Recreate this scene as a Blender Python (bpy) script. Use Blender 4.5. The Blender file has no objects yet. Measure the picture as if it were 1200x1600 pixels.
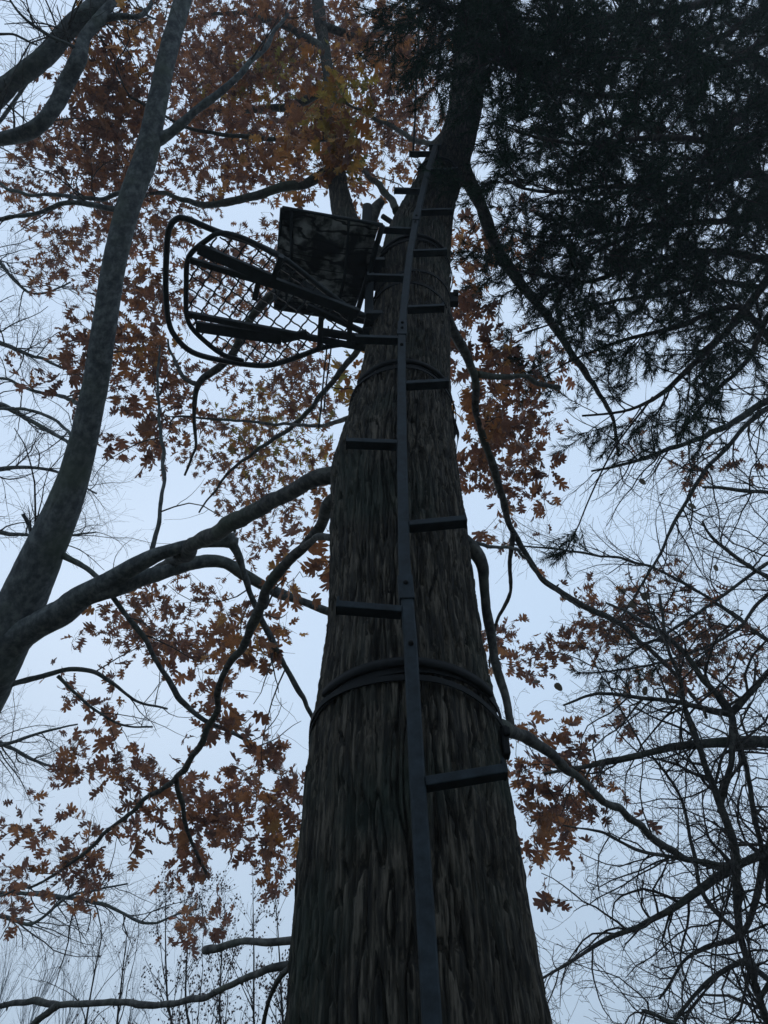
import bpy, math, random
import numpy as np
from mathutils import Vector
random.seed(7)
RNG = np.random.default_rng(11)
scene = bpy.context.scene
COL = scene.collection

# ---------------------------------------------------------------- camera
F = 1155.6                       # focal length in photo pixels (1200 x 1600)
PITCH = math.radians(48.0)
CP, SP = math.cos(PITCH), math.sin(PITCH)
EYE = np.array([0.0, 0.0, 1.6])
cd = bpy.data.cameras.new('camera')
cam = bpy.data.objects.new('camera', cd)
COL.objects.link(cam)
cam.location = EYE
cam.rotation_euler = (math.radians(90) + PITCH, 0, 0)
cd.sensor_fit = 'VERTICAL'
cd.sensor_height = 36.0
cd.lens = 26.0
cd.clip_end = 2000
cd.clip_start = 0.05
scene.camera = cam

# ---------------------------------------------------------------- sky
SUN_EL, SUN_AZ = math.radians(38), math.radians(-25)   # high, thin, beyond the oak to the left
world = bpy.data.worlds.new('World')
scene.world = world
world.use_nodes = True
nt = world.node_tree
nt.nodes.clear()
N = nt.nodes.new
out = N('ShaderNodeOutputWorld')
sky = N('ShaderNodeTexSky'); sky.sky_type = 'NISHITA'; sky.sun_disc = False
sky.sun_elevation = SUN_EL; sky.sun_rotation = SUN_AZ
b1 = N('ShaderNodeBackground'); b1.inputs['Strength'].default_value = 0.10
nt.links.new(sky.outputs[0], b1.inputs['Color'])
tc = N('ShaderNodeTexCoord'); sx = N('ShaderNodeSeparateXYZ')
nt.links.new(tc.outputs['Generated'], sx.inputs[0])
rp = N('ShaderNodeValToRGB')
els = rp.color_ramp.elements
els[0].position = 0.0; els[0].color = (0.455, 0.585, 0.72, 1)
els[1].position = 1.0; els[1].color = (0.69, 0.85, 1.07, 1)
e = els.new(0.30); e.color = (0.525, 0.665, 0.83, 1)
e = els.new(0.62); e.color = (0.615, 0.78, 0.99, 1)
nt.links.new(sx.outputs['Z'], rp.inputs[0])
# soft cloud thickness variation of the overcast
nz = N('ShaderNodeTexNoise'); nz.inputs['Scale'].default_value = 1.6; nz.inputs['Detail'].default_value = 3
nt.links.new(tc.outputs['Generated'], nz.inputs['Vector'])
mr = N('ShaderNodeMapRange'); mr.inputs['To Min'].default_value = 0.93; mr.inputs['To Max'].default_value = 1.07
nt.links.new(nz.outputs['Fac'], mr.inputs['Value'])
b2 = N('ShaderNodeBackground')
nt.links.new(rp.outputs[0], b2.inputs['Color']); nt.links.new(mr.outputs[0], b2.inputs['Strength'])
mx = N('ShaderNodeMixShader'); mx.inputs[0].default_value = 0.92
nt.links.new(b1.outputs[0], mx.inputs[1]); nt.links.new(b2.outputs[0], mx.inputs[2])
nt.links.new(mx.outputs[0], out.inputs['Surface'])

sd = bpy.data.lights.new('sun', 'SUN'); sd.energy = 0.5; sd.angle = math.radians(25); sd.color = (1, 0.97, 0.93)
so = bpy.data.objects.new('sun', sd); COL.objects.link(so)
sv = Vector((math.sin(SUN_AZ) * math.cos(SUN_EL), math.cos(SUN_AZ) * math.cos(SUN_EL), math.sin(SUN_EL)))
so.rotation_euler = sv.to_track_quat('Z', 'Y').to_euler()

scene.view_settings.view_transform = 'Standard'
scene.view_settings.look = 'None'
scene.view_settings.exposure = 0.0
scene.view_settings.gamma = 1.0
scene.view_settings.use_curve_mapping = False

# ---------------------------------------------------------------- helpers
def P(px, py, D):
    x, y = (px - 600) / F, (800 - py) / F
    return EYE + D * np.array([x, CP - y * SP, SP + y * CP])

def PY(px, py, Y):
    y = (800 - py) / F
    return P(px, py, Y / (CP - y * SP))

def PH(px, py, H):
    y = (800 - py) / F
    return P(px, py, H / (SP + y * CP))

def depth(p):
    q = np.asarray(p) - EYE
    return q[..., 1] * CP + q[..., 2] * SP

def unit(v):
    v = np.asarray(v, float)
    return v / (np.linalg.norm(v, axis=-1, keepdims=True) + 1e-12)

def tag(o, label=None, cat=None, group=None, kind=None):
    if label: o['label'] = label
    if cat: o['category'] = cat
    if group: o['group'] = group
    if kind: o['kind'] = kind
    return o

def empty(name, loc, label, cat, group=None):
    o = bpy.data.objects.new(name, None); COL.objects.link(o)
    o.location = loc; o.empty_display_size = 0.2
    return tag(o, label, cat, group)

def raw_mesh(name, V, faces_list, mat, smooth=True, col=None, uv=None):
    """faces_list: list of int arrays (n, k)"""
    me = bpy.data.meshes.new(name)
    V = np.asarray(V, np.float32)
    me.vertices.add(len(V)); me.vertices.foreach_set('co', V.ravel())
    idx = np.concatenate([f.ravel() for f in faces_list]).astype(np.int32)
    cnt = np.concatenate([np.full(len(f), f.shape[1]) for f in faces_list]).astype(np.int32)
    me.loops.add(len(idx)); me.loops.foreach_set('vertex_index', idx)
    me.polygons.add(len(cnt))
    st = np.concatenate([[0], np.cumsum(cnt)[:-1]]).astype(np.int32)
    me.polygons.foreach_set('loop_start', st)
    me.polygons.foreach_set('loop_total', cnt)
    me.polygons.foreach_set('use_smooth', np.full(len(cnt), smooth))
    me.update(calc_edges=True)
    if col is not None:
        a = me.attributes.new('tint', 'FLOAT_COLOR', 'POINT')
        c = np.ones((len(V), 4), np.float32); c[:, :3] = col
        a.data.foreach_set('color', c.ravel())
    me.materials.append(mat)
    return me

def link_part(name, me, parent=None, org=None):
    o = bpy.data.objects.new(name, me); COL.objects.link(o)
    if parent is not None:
        o.parent = parent
        o.matrix_parent_inverse = parent.matrix_world.inverted() if False else o.matrix_parent_inverse
        o.location = -Vector(parent.location)
    return o

class MB:
    """collects geometry in world space; build() makes ONE mesh object"""
    def __init__(s): s.v = []; s.q = []; s.t = []; s.n = 0; s.c = []
    def add(s, V, quads=None, tris=None, col=None):
        V = np.asarray(V, float)
        s.v.append(V)
        if quads is not None and len(quads): s.q.append(np.asarray(quads) + s.n)
        if tris is not None and len(tris): s.t.append(np.asarray(tris) + s.n)
        s.c.append(np.broadcast_to(np.asarray(col if col is not None else (1, 1, 1)), (len(V), 3)))
        s.n += len(V)
    def tube(s, pts, rad, n=6, cap=True, phase=0.0, square=False):
        pts = np.asarray(pts, float); m = len(pts)
        rad = np.broadcast_to(np.asarray(rad, float), (m,))
        T = np.gradient(pts, axis=0); T = unit(T)
        ref = np.array([0, 0, 1.0]) if abs(T[0][2]) < 0.9 else np.array([0, 1.0, 0])
        U = np.zeros_like(pts); u = unit(np.cross(T[0], ref))
        for i in range(m):
            u = u - T[i] * np.dot(u, T[i]); u = u / (np.linalg.norm(u) + 1e-9); U[i] = u
        W = np.cross(T, U)
        a = np.arange(n) * 2 * np.pi / n + phase
        ca, sa = np.cos(a), np.sin(a)
        V = pts[:, None, :] + rad[:, None, None] * (ca[None, :, None] * U[:, None, :] + sa[None, :, None] * W[:, None, :])
        V = V.reshape(-1, 3)
        i = np.arange(m - 1)[:, None] * n; j = np.arange(n)[None, :]; j2 = (j + 1) % n
        q = np.stack([i + j, i + j2, i + n + j2, i + n + j], -1).reshape(-1, 4)
        tr = []
        if cap:
            V = np.vstack([V, pts[0], pts[-1] + T[-1] * rad[-1] * 0.5])
            k = m * n
            for jj in range(n):
                tr.append((k, (jj + 1) % n, jj)); tr.append((k + 1, (m - 1) * n + jj, (m - 1) * n + (jj + 1) % n))
        s.add(V, q, tr if tr else None)
    def box(s, c, ax, ay, az):
        """box: centre c and three half-extent vectors, slightly chamfered ends skipped"""
        c = np.asarray(c, float); ax, ay, az = map(lambda k: np.asarray(k, float), (ax, ay, az))
        V = [c + i * ax + j * ay + k * az for i in (-1, 1) for j in (-1, 1) for k in (-1, 1)]
        q = [(0, 1, 3, 2), (4, 6, 7, 5), (0, 4, 5, 1), (2, 3, 7, 6), (0, 2, 6, 4), (1, 5, 7, 3)]
        s.add(V, q)
    def build(s, name, mat, parent=None, smooth=True, kind=None, colors=False, bevel=0):
        fl = []
        if s.q: fl.append(np.concatenate(s.q))
        if s.t: fl.append(np.concatenate(s.t))
        me = raw_mesh(name, np.concatenate(s.v), fl, mat, smooth, np.concatenate(s.c) if colors else None)
        o = link_part(name, me, parent)
        if bevel:
            b = o.modifiers.new('bevel', 'BEVEL'); b.width = bevel; b.segments = 2; b.limit_method = 'ANGLE'
        if kind: o['kind'] = kind
        return o

def spline(pts, step=0.12, extra=None):
    """Catmull-Rom through pts (m, k); extra columns are interpolated too"""
    A = np.asarray(pts, float)
    if len(A) < 3:
        n = max(2, int(np.linalg.norm(A[-1, :3] - A[0, :3]) / step) + 1)
        t = np.linspace(0, 1, n)[:, None]
        return A[0] * (1 - t) + A[-1] * t
    B = np.vstack([2 * A[0] - A[1], A, 2 * A[-1] - A[-2]])
    o = []
    for i in range(1, len(B) - 2):
        n = max(2, int(np.linalg.norm(B[i + 1, :3] - B[i, :3]) / step) + 1)
        t = np.linspace(0, 1, n, endpoint=False)[:, None]
        p0, p1, p2, p3 = B[i - 1], B[i], B[i + 1], B[i + 2]
        o.append(0.5 * (2 * p1 + (p2 - p0) * t + (2 * p0 - 5 * p1 + 4 * p2 - p3) * t ** 2 + (3 * p1 - p0 - 3 * p2 + p3) * t ** 3))
    o.append(A[-1:])
    R = np.concatenate(o)
    if R.shape[1] > 3: R[:, 3] = np.maximum(R[:, 3], 0.0012)
    return R

def trace(lst):
    """(px, py, width_px, depth) list -> (x, y, z, r)"""
    return np.array([list(P(a, b, d)) + [w * 0.41 * d / F] for a, b, w, d in lst])

# ---- numpy value noise
def vnoise(u, v, pu, seed):
    """smooth gradient-ish noise, periodic in u with integer period pu"""
    r = np.random.default_rng(seed)
    G = r.random((pu, 4096)) * 2 - 1
    iu = np.floor(u).astype(int); iv = np.floor(v).astype(int)
    fu = u - iu; fv = v - iv
    fu = fu * fu * (3 - 2 * fu); fv = fv * fv * (3 - 2 * fv)
    a = G[iu % pu, iv % 4096]; b = G[(iu + 1) % pu, iv % 4096]
    c = G[iu % pu, (iv + 1) % 4096]; d = G[(iu + 1) % pu, (iv + 1) % 4096]
    return (a * (1 - fu) + b * fu) * (1 - fv) + (c * (1 - fu) + d * fu) * fv

# ---------------------------------------------------------------- materials
def mat_new(name):
    m = bpy.data.materials.new(name); m.use_nodes = True
    t = m.node_tree
    b = t.nodes['Principled BSDF']
    return m, t, b

def bark_mat(name, c1, c2, c3, scale=(30, 30, 5), rough=0.9, bump=0.6, moss=None, dist=0.01):
    m, t, b = mat_new(name)
    L = t.links.new
    tc = t.nodes.new('ShaderNodeTexCoord'); mp = t.nodes.new('ShaderNodeMapping'); mp.inputs['Scale'].default_value = scale
    L(tc.outputs['Object'], mp.inputs[0])
    n1 = t.nodes.new('ShaderNodeTexNoise'); n1.inputs['Scale'].default_value = 1.0; n1.inputs['Detail'].default_value = 8; n1.inputs['Roughness'].default_value = 0.65
    L(mp.outputs[0], n1.inputs['Vector'])
    r = t.nodes.new('ShaderNodeValToRGB'); e = r.color_ramp.elements
    e[0].position = 0.38; e[0].color = (*c1, 1); e[1].position = 0.62; e[1].color = (*c3, 1)
    k = e.new(0.5); k.color = (*c2, 1)
    L(n1.outputs['Fac'], r.inputs[0])
    last = r.outputs[0]
    n2 = t.nodes.new('ShaderNodeTexNoise'); n2.inputs['Scale'].default_value = 2.3; n2.inputs['Detail'].default_value = 5
    L(tc.outputs['Object'], n2.inputs['Vector'])
    if moss:
        r2 = t.nodes.new('ShaderNodeValToRGB'); r2.color_ramp.elements[0].position = 0.5; r2.color_ramp.elements[1].position = 0.64
        L(n2.outputs['Fac'], r2.inputs[0])
        mu = t.nodes.new('ShaderNodeMath'); mu.operation = 'MULTIPLY'; mu.inputs[1].default_value = 0.6
        L(r2.outputs[0], mu.inputs[0])
        mx = t.nodes.new('ShaderNodeMix'); mx.data_type = 'RGBA'; mx.inputs['B'].default_value = (*moss, 1)
        L(mu.outputs[0], mx.inputs['Factor']); L(last, mx.inputs['A'])
        last = mx.outputs['Result']
    L(last, b.inputs['Base Color'])
    b.inputs['Roughness'].default_value = rough
    b.inputs['Specular IOR Level'].default_value = 0.25
    bp = t.nodes.new('ShaderNodeBump'); bp.inputs['Strength'].default_value = bump; bp.inputs['Distance'].default_value = dist
    L(n1.outputs['Fac'], bp.inputs['Height']); L(bp.outputs[0], b.inputs['Normal'])
    return m

M = {}
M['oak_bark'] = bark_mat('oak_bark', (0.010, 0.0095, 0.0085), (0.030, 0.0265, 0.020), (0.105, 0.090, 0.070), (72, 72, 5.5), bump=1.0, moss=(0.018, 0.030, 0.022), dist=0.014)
M['oak_limb'] = bark_mat('oak_limb_bark', (0.025, 0.026, 0.026), (0.055, 0.055, 0.052), (0.10, 0.10, 0.09), (26, 26, 26), bump=0.5, moss=(0.06, 0.075, 0.05))
M['grey_bark'] = bark_mat('grey_bark', (0.045, 0.052, 0.057), (0.085, 0.096, 0.10), (0.15, 0.165, 0.165), (22, 22, 14), bump=0.4, moss=(0.08, 0.10, 0.07))
M['pine_bark'] = bark_mat('pine_bark', (0.015, 0.013, 0.012), (0.03, 0.026, 0.022), (0.06, 0.05, 0.04), (26, 26, 12), bump=0.5)
M['twig'] = bark_mat('twig_bark', (0.022, 0.021, 0.02), (0.042, 0.038, 0.035), (0.075, 0.068, 0.06), (30, 30, 30), bump=0.2)

def metal_mat(name, c, rough=0.45, scratch=0.5):
    m, t, b = mat_new(name); L = t.links.new
    tc = t.nodes.new('ShaderNodeTexCoord')
    n = t.nodes.new('ShaderNodeTexNoise'); n.inputs['Scale'].default_value = 24; n.inputs['Detail'].default_value = 8; n.inputs['Roughness'].default_value = 0.7
    L(tc.outputs['Object'], n.inputs['Vector'])
    r = t.nodes.new('ShaderNodeValToRGB'); e = r.color_ramp.elements
    e[0].position = 0.35; e[0].color = tuple(x * 0.7 for x in c) + (1,)
    e[1].position = 0.75; e[1].color = tuple(min(1, x * (1 + scratch)) for x in c) + (1,)
    L(n.outputs['Fac'], r.inputs[0]); L(r.outputs[0], b.inputs['Base Color'])
    mr = t.nodes.new('ShaderNodeMapRange'); mr.inputs['To Min'].default_value = rough - 0.1; mr.inputs['To Max'].default_value = rough + 0.2
    L(n.outputs['Fac'], mr.inputs['Value']); L(mr.outputs[0], b.inputs['Roughness'])
    b.inputs['Specular IOR Level'].default_value = 0.15
    bp = t.nodes.new('ShaderNodeBump'); bp.inputs['Strength'].default_value = 0.15; bp.inputs['Distance'].default_value = 0.002
    L(n.outputs['Fac'], bp.inputs['Height']); L(bp.outputs[0], b.inputs['Normal'])
    return m
M['steel'] = metal_mat('painted_ladder_steel', (0.011, 0.016, 0.020), 0.6, 1.5)
M['stand'] = metal_mat('stand_steel', (0.020, 0.026, 0.030), 0.5, 0.5)
M['strap'] = metal_mat('strap_webbing', (0.012, 0.013, 0.014), 0.75, 0.6)
M['foam'] = metal_mat('black_foam', (0.012, 0.014, 0.016), 0.8, 0.4)

def camo_mat():
    m, t, b = mat_new('camouflage_fabric'); L = t.links.new
    tc = t.nodes.new('ShaderNodeTexCoord')
    def noise(s, d, vec=None, w=0.0):
        n = t.nodes.new('ShaderNodeTexNoise'); n.inputs['Scale'].default_value = s; n.inputs['Detail'].default_value = d
        n.inputs['Distortion'].default_value = w
        L(vec or tc.outputs['Object'], n.inputs['Vector']); return n
    n1 = noise(6.5, 4, w=0.9); n2 = noise(22, 6, w=0.4)
    r1 = t.nodes.new('ShaderNodeValToRGB'); e = r1.color_ramp.elements
    e[0].position = 0.44; e[0].color = (0, 0, 0, 1); e[1].position = 0.55; e[1].color = (1, 1, 1, 1)
    L(n1.outputs['Fac'], r1.inputs[0])
    r2 = t.nodes.new('ShaderNodeValToRGB'); e = r2.color_ramp.elements
    e[0].position = 0.38; e[0].color = (0.05, 0.055, 0.05, 1); e[1].position = 0.60; e[1].color = (0.42, 0.43, 0.42, 1)
    L(n2.outputs['Fac'], r2.inputs[0])
    mx = t.nodes.new('ShaderNodeMix'); mx.data_type = 'RGBA'; mx.inputs['A'].default_value = (0.016, 0.02, 0.018, 1)
    L(r1.outputs[0], mx.inputs['Factor']); L(r2.outputs[0], mx.inputs['B'])
    # dark printed twigs
    mp = t.nodes.new('ShaderNodeMapping'); mp.inputs['Scale'].default_value = (3, 9, 3); mp.inputs['Rotation'].default_value = (0, 0, 0.9)
    L(tc.outputs['Object'], mp.inputs[0])
    wv = t.nodes.new('ShaderNodeTexWave'); wv.inputs['Scale'].default_value = 0.7; wv.inputs['Distortion'].default_value = 16; wv.inputs['Detail'].default_value = 3
    L(mp.outputs[0], wv.inputs['Vector'])
    r3 = t.nodes.new('ShaderNodeValToRGB'); e = r3.color_ramp.elements
    e[0].position = 0.05; e[0].color = (0.1, 0.1, 0.1, 1); e[1].position = 0.16; e[1].color = (1, 1, 1, 1)
    L(wv.outputs['Fac'], r3.inputs[0])
    mm = t.nodes.new('ShaderNodeMix'); mm.data_type = 'RGBA'; mm.blend_type = 'MULTIPLY'; mm.inputs['Factor'].default_value = 1
    L(mx.outputs['Result'], mm.inputs['A']); L(r3.outputs[0], mm.inputs['B'])
    L(mm.outputs['Result'], b.inputs['Base Color'])
    b.inputs['Roughness'].default_value = 0.7
    tr = t.nodes.new('ShaderNodeBsdfTranslucent'); L(mm.outputs['Result'], tr.inputs['Color'])
    ms = t.nodes.new('ShaderNodeMixShader'); ms.inputs[0].default_value = 0.6
    L(b.outputs[0], ms.inputs[1]); L(tr.outputs[0], ms.inputs[2])
    L(ms.outputs[0], t.nodes['Material Output'].inputs['Surface'])
    return m
M['camo'] = camo_mat()

def leaf_mat(name, trans=0.45, rough=0.55, spec=0.3):
    m, t, b = mat_new(name); L = t.links.new
    at = t.nodes.new('ShaderNodeAttribute'); at.attribute_name = 'tint'
    tc = t.nodes.new('ShaderNodeTexCoord')
    n = t.nodes.new('ShaderNodeTexNoise'); n.inputs['Scale'].default_value = 28; n.inputs['Detail'].default_value = 4
    L(tc.outputs['Object'], n.inputs['Vector'])
    mr = t.nodes.new('ShaderNodeMapRange'); mr.inputs['From Min'].default_value = 0.3; mr.inputs['From Max'].default_value = 0.7
    mr.inputs['To Min'].default_value = 0.6; mr.inputs['To Max'].default_value = 1.25
    L(n.outputs['Fac'], mr.inputs['Value'])
    mm = t.nodes.new('ShaderNodeVectorMath'); mm.operation = 'SCALE'
    L(at.outputs['Color'], mm.inputs[0]); L(mr.outputs[0], mm.inputs['Scale'])
    L(mm.outputs[0], b.inputs['Base Color']); b.inputs['Roughness'].default_value = rough
    b.inputs['Specular IOR Level'].default_value = spec
    tr = t.nodes.new('ShaderNodeBsdfTranslucent'); L(mm.outputs[0], tr.inputs['Color'])
    ms = t.nodes.new('ShaderNodeMixShader'); ms.inputs[0].default_value = trans
    L(b.outputs[0], ms.inputs[1]); L(tr.outputs[0], ms.inputs[2])
    L(ms.outputs[0], t.nodes['Material Output'].inputs['Surface'])
    return m
M['leaf'] = leaf_mat('oak_leaf')
M['seed'] = bark_mat('seed_head', (0.07, 0.045, 0.04), (0.10, 0.065, 0.06), (0.15, 0.09, 0.08), (40, 40, 40))
M['needle'] = leaf_mat('pine_needle', 0.12, 0.6, 0.08)

def ground_mat():
    m, t, b = mat_new('leaf_litter'); L = t.links.new
    tc = t.nodes.new('ShaderNodeTexCoord')
    v = t.nodes.new('ShaderNodeTexVoronoi'); v.inputs['Scale'].default_value = 9
    L(tc.outputs['Object'], v.inputs['Vector'])
    n = t.nodes.new('ShaderNodeTexNoise'); n.inputs['Scale'].default_value = 1.3; n.inputs['Detail'].default_value = 6
    L(tc.outputs['Object'], n.inputs['Vector'])
    r = t.nodes.new('ShaderNodeValToRGB'); e = r.color_ramp.elements
    e[0].color = (0.03, 0.022, 0.014, 1); e[1].color = (0.09, 0.06, 0.035, 1)
    L(v.outputs['Color'], r.inputs[0])
    mx = t.nodes.new('ShaderNodeMix'); mx.data_type = 'RGBA'; mx.inputs['B'].default_value = (0.03, 0.045, 0.018, 1)
    L(n.outputs['Fac'], mx.inputs['Factor']); L(r.outputs[0], mx.inputs['A'])
    L(mx.outputs['Result'], b.inputs['Base Color']); b.inputs['Roughness'].default_value = 0.95
    bp = t.nodes.new('ShaderNodeBump'); bp.inputs['Distance'].default_value = 0.03
    L(v.outputs['Distance'], bp.inputs['Height']); L(bp.outputs[0], b.inputs['Normal'])
    return m

# ---------------------------------------------------------------- ground and haze
gx = np.linspace(-1, 1, 121); gx = np.sign(gx) * np.abs(gx) ** 3 * 500
X, Y = np.meshgrid(gx, gx)
R = np.hypot(X, Y)
Z = 0.06 * np.sin(X * 0.9) * np.cos(Y * 0.7) + 0.3 * np.sin(X * 0.05 + 1) * np.sin(Y * 0.043) * np.clip(R / 30, 0, 1) - 0.06
V = np.stack([X, Y, Z], -1).reshape(-1, 3)
i = np.arange(120)[:, None] * 121 + np.arange(120)[None, :]
q = np.stack([i, i + 1, i + 122, i + 121], -1).reshape(-1, 4)
go = link_part('ground', raw_mesh('ground', V, [q], ground_mat()))
tag(go, 'leaf strewn woodland ground under the trees', kind='structure')

def haze_box(density):
    mb = MB(); mb.box((0, 20, 12), (70, 0, 0), (0, 75, 0), (0, 0, 13.6))
    m = bpy.data.materials.new('haze_air'); m.use_nodes = True; t = m.node_tree
    t.nodes.remove(t.nodes['Principled BSDF'])
    pv = t.nodes.new('ShaderNodeVolumePrincipled'); pv.inputs['Color'].default_value = (0.86, 0.93, 1.0, 1)
    pv.inputs['Density'].default_value = density; pv.inputs['Anisotropy'].default_value = 0.25
    t.links.new(pv.outputs[0], t.nodes['Material Output'].inputs['Volume'])
    o = mb.build('haze', m, smooth=False, kind='stuff')
    tag(o, 'thin grey blue fog hanging between the trees'); return o
HAZE = 0.003
if HAZE: haze_box(HAZE)

# ---------------------------------------------------------------- branch growing tools
def side_twigs(base, n, length, spread=55, droop=0.0, up=0.15, jit=0.25, seg=6, r0=None, tmin=0.15, taper=0.35, rscale=0.5):
    """grow n wandering twigs from a (m,4) polyline; returns list of (k,4)"""
    outp = []
    m = len(base)
    for _ in range(n):
        t = tmin + (1 - tmin) * random.random()
        f = t * (m - 1); i = min(int(f), m - 2); fr = f - i
        p = base[i] * (1 - fr) + base[i + 1] * fr
        T = unit(base[i + 1, :3] - base[i, :3])
        rnd = unit(np.array([random.gauss(0, 1) for _ in range(3)]))
        perp = unit(rnd - T * np.dot(rnd, T))
        a = math.radians(random.uniform(spread * 0.6, spread * 1.3))
        d = T * math.cos(a) + perp * math.sin(a)
        d = unit(d + np.array([0, 0, up]))
        L = length * random.uniform(0.45, 1.3) * (1.15 - 0.6 * t)
        r = min(p[3] * rscale, r0 * random.uniform(0.7, 1.3)) if r0 else p[3] * rscale
        pts = [np.r_[p[:3], r]]
        q = p[:3].copy()
        bend = np.array([random.gauss(0, 1) for _ in range(3)]) * jit
        for s in range(seg):
            d = unit(d + bend * 0.35 + np.array([random.gauss(0, 1) for _ in range(3)]) * jit * 0.55 + np.array([0, 0, -droop]))
            q = q + d * L / seg
            pts.append(np.r_[q, max(0.0011, r * (1 - (1 - taper) * (s + 1) / seg))])
        outp.append(np.array(pts))
    return outp

def ragged(S, amp=0.08):
    S = S.copy(); n = len(S)
    S[:, 3] *= 1 + amp * RNG.standard_normal(n)
    S[:, :3] += RNG.standard_normal((n, 3)) * (S[:, 3:4] * 0.12)
    return S

# ================================================================ THE BIG OAK
OAK_C = (0.13, 2.0, 0.0)
oak = empty('oak_tree', OAK_C, 'big rough barked oak with rusty leaves and a ladder strapped to its trunk', 'tree')

# trunk outline read off the photo: py, left, right, Y of the axis
TR = [(1600, 450, 852, 2.0), (1500, 458, 834, 2.0), (1400, 468, 816, 2.0), (1300, 476, 801, 2.0), (1200, 487, 786, 2.0), (1100, 500, 768, 2.0),
      (1000, 513, 748, 2.0), (900, 516, 735, 2.0), (820, 518, 724, 2.0), (740, 522, 712, 2.0), (690, 540, 707, 2.0), (640, 553, 703, 2.0), (600, 566, 700, 2.0),
      (540, 576, 699, 2.0), (480, 586, 700, 2.0), (430, 590, 701, 2.0), (380, 603, 703, 1.98), (340, 622, 706, 1.95), (300, 644, 712, 1.9),
      (260, 664, 730, 1.85), (220, 688, 742, 1.8), (180, 700, 750, 1.72), (130, 706, 757, 1.62), (70, 712, 762, 1.5), (0, 722, 766, 1.35), (-90, 735, 775, 1.2)]
rows = []
for py, l, r, yy in TR:
    c = PY((l + r) / 2, py, yy); D = depth(c)
    rows.append([*c, (r - l) / 2 * D / F])
rows = [[0.16, 2.0, -0.1, 0.46], [0.155, 2.0, 0.25, 0.37], [0.15, 2.0, 0.9, 0.315]] + rows
rows = np.array(rows)
rows = rows[np.argsort(rows[:, 2])]
zz = np.arange(rows[0, 2], rows[-1, 2], 0.16)
rows = np.column_stack([np.interp(zz, rows[:, 2], rows[:, 0]), np.interp(zz, rows[:, 2], rows[:, 1]), zz, np.interp(zz, rows[:, 2], rows[:, 3])])
def trunk_at(z):
    return np.array([np.interp(z, rows[:, 2], rows[:, k]) for k in range(4)])

def bark_tube(S, nu, cells, amp, seed, vs=4.0, rel=None):
    """S: dense (m,4) path; furrowed bark as real relief. returns V, quads"""
    m = len(S)
    T = unit(np.gradient(S[:, :3], axis=0))
    u = unit(np.cross(T[0], [0, 1.0, 0.01])); U = np.zeros((m, 3))
    for i in range(m):
        u = u - T[i] * np.dot(u, T[i]); u = u / np.linalg.norm(u); U[i] = u
    W = np.cross(T, U)
    a = np.arange(nu) / nu
    a = a - 0.075 * np.sin(2 * np.pi * (a - 0.25))      # finer steps on the side that faces the path
    s = np.concatenate([[0], np.cumsum(np.linalg.norm(np.diff(S[:, :3], axis=0), axis=1))])
    A, Sg = np.meshgrid(a, s)
    warp = vnoise(A * 8, Sg * 1.3 + 50, 8, seed) * 0.9 + vnoise(A * 24, Sg * 7 + 9, 24, seed + 1) * 0.5
    n = vnoise(A * cells + warp, Sg * vs + 3, cells, seed + 2)
    n2 = vnoise(A * cells * 2 + warp * 1.5, Sg * vs * 2.1 + 31, cells * 2, seed + 3)
    fur = np.clip(np.abs(n + 0.40 * n2) / 0.27, 0, 1); fur = fur * fur * (3 - 2 * fur)
    fine = vnoise(A * cells * 4, Sg * vs * 7, cells * 4, seed + 4)
    big = vnoise(A * 5, Sg * 1.1 + 7, 5, seed + 5)
    crack = vnoise(A * cells + 11, Sg * 22 + 2, cells, seed + 6)
    h = (fur - 0.62) * 1.0 + 0.16 * fine + 0.22 * n2 - 0.55 * np.clip(1 - np.abs(crack) / 0.10, 0, 1)
    am = np.interp(np.arange(m), np.linspace(0, m - 1, len(amp)), amp)[:, None]
    if rel: am = S[:, 3:4] * rel
    rr = S[:, 3:4] * (1 + (0.030 if not rel else 0.06) * big) + am * h
    ca, sa = np.cos(2 * np.pi * A), np.sin(2 * np.pi * A)
    Vv = S[:, None, :3] + rr[..., None] * (ca[..., None] * U[:, None, :] + sa[..., None] * W[:, None, :])
    i = np.arange(m - 1)[:, None] * nu; j = np.arange(nu)[None, :]; j2 = (j + 1) % nu
    qq = np.stack([i + j, i + j2, i + nu + j2, i + nu + j], -1).reshape(-1, 4)
    return Vv.reshape(-1, 3), qq

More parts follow.
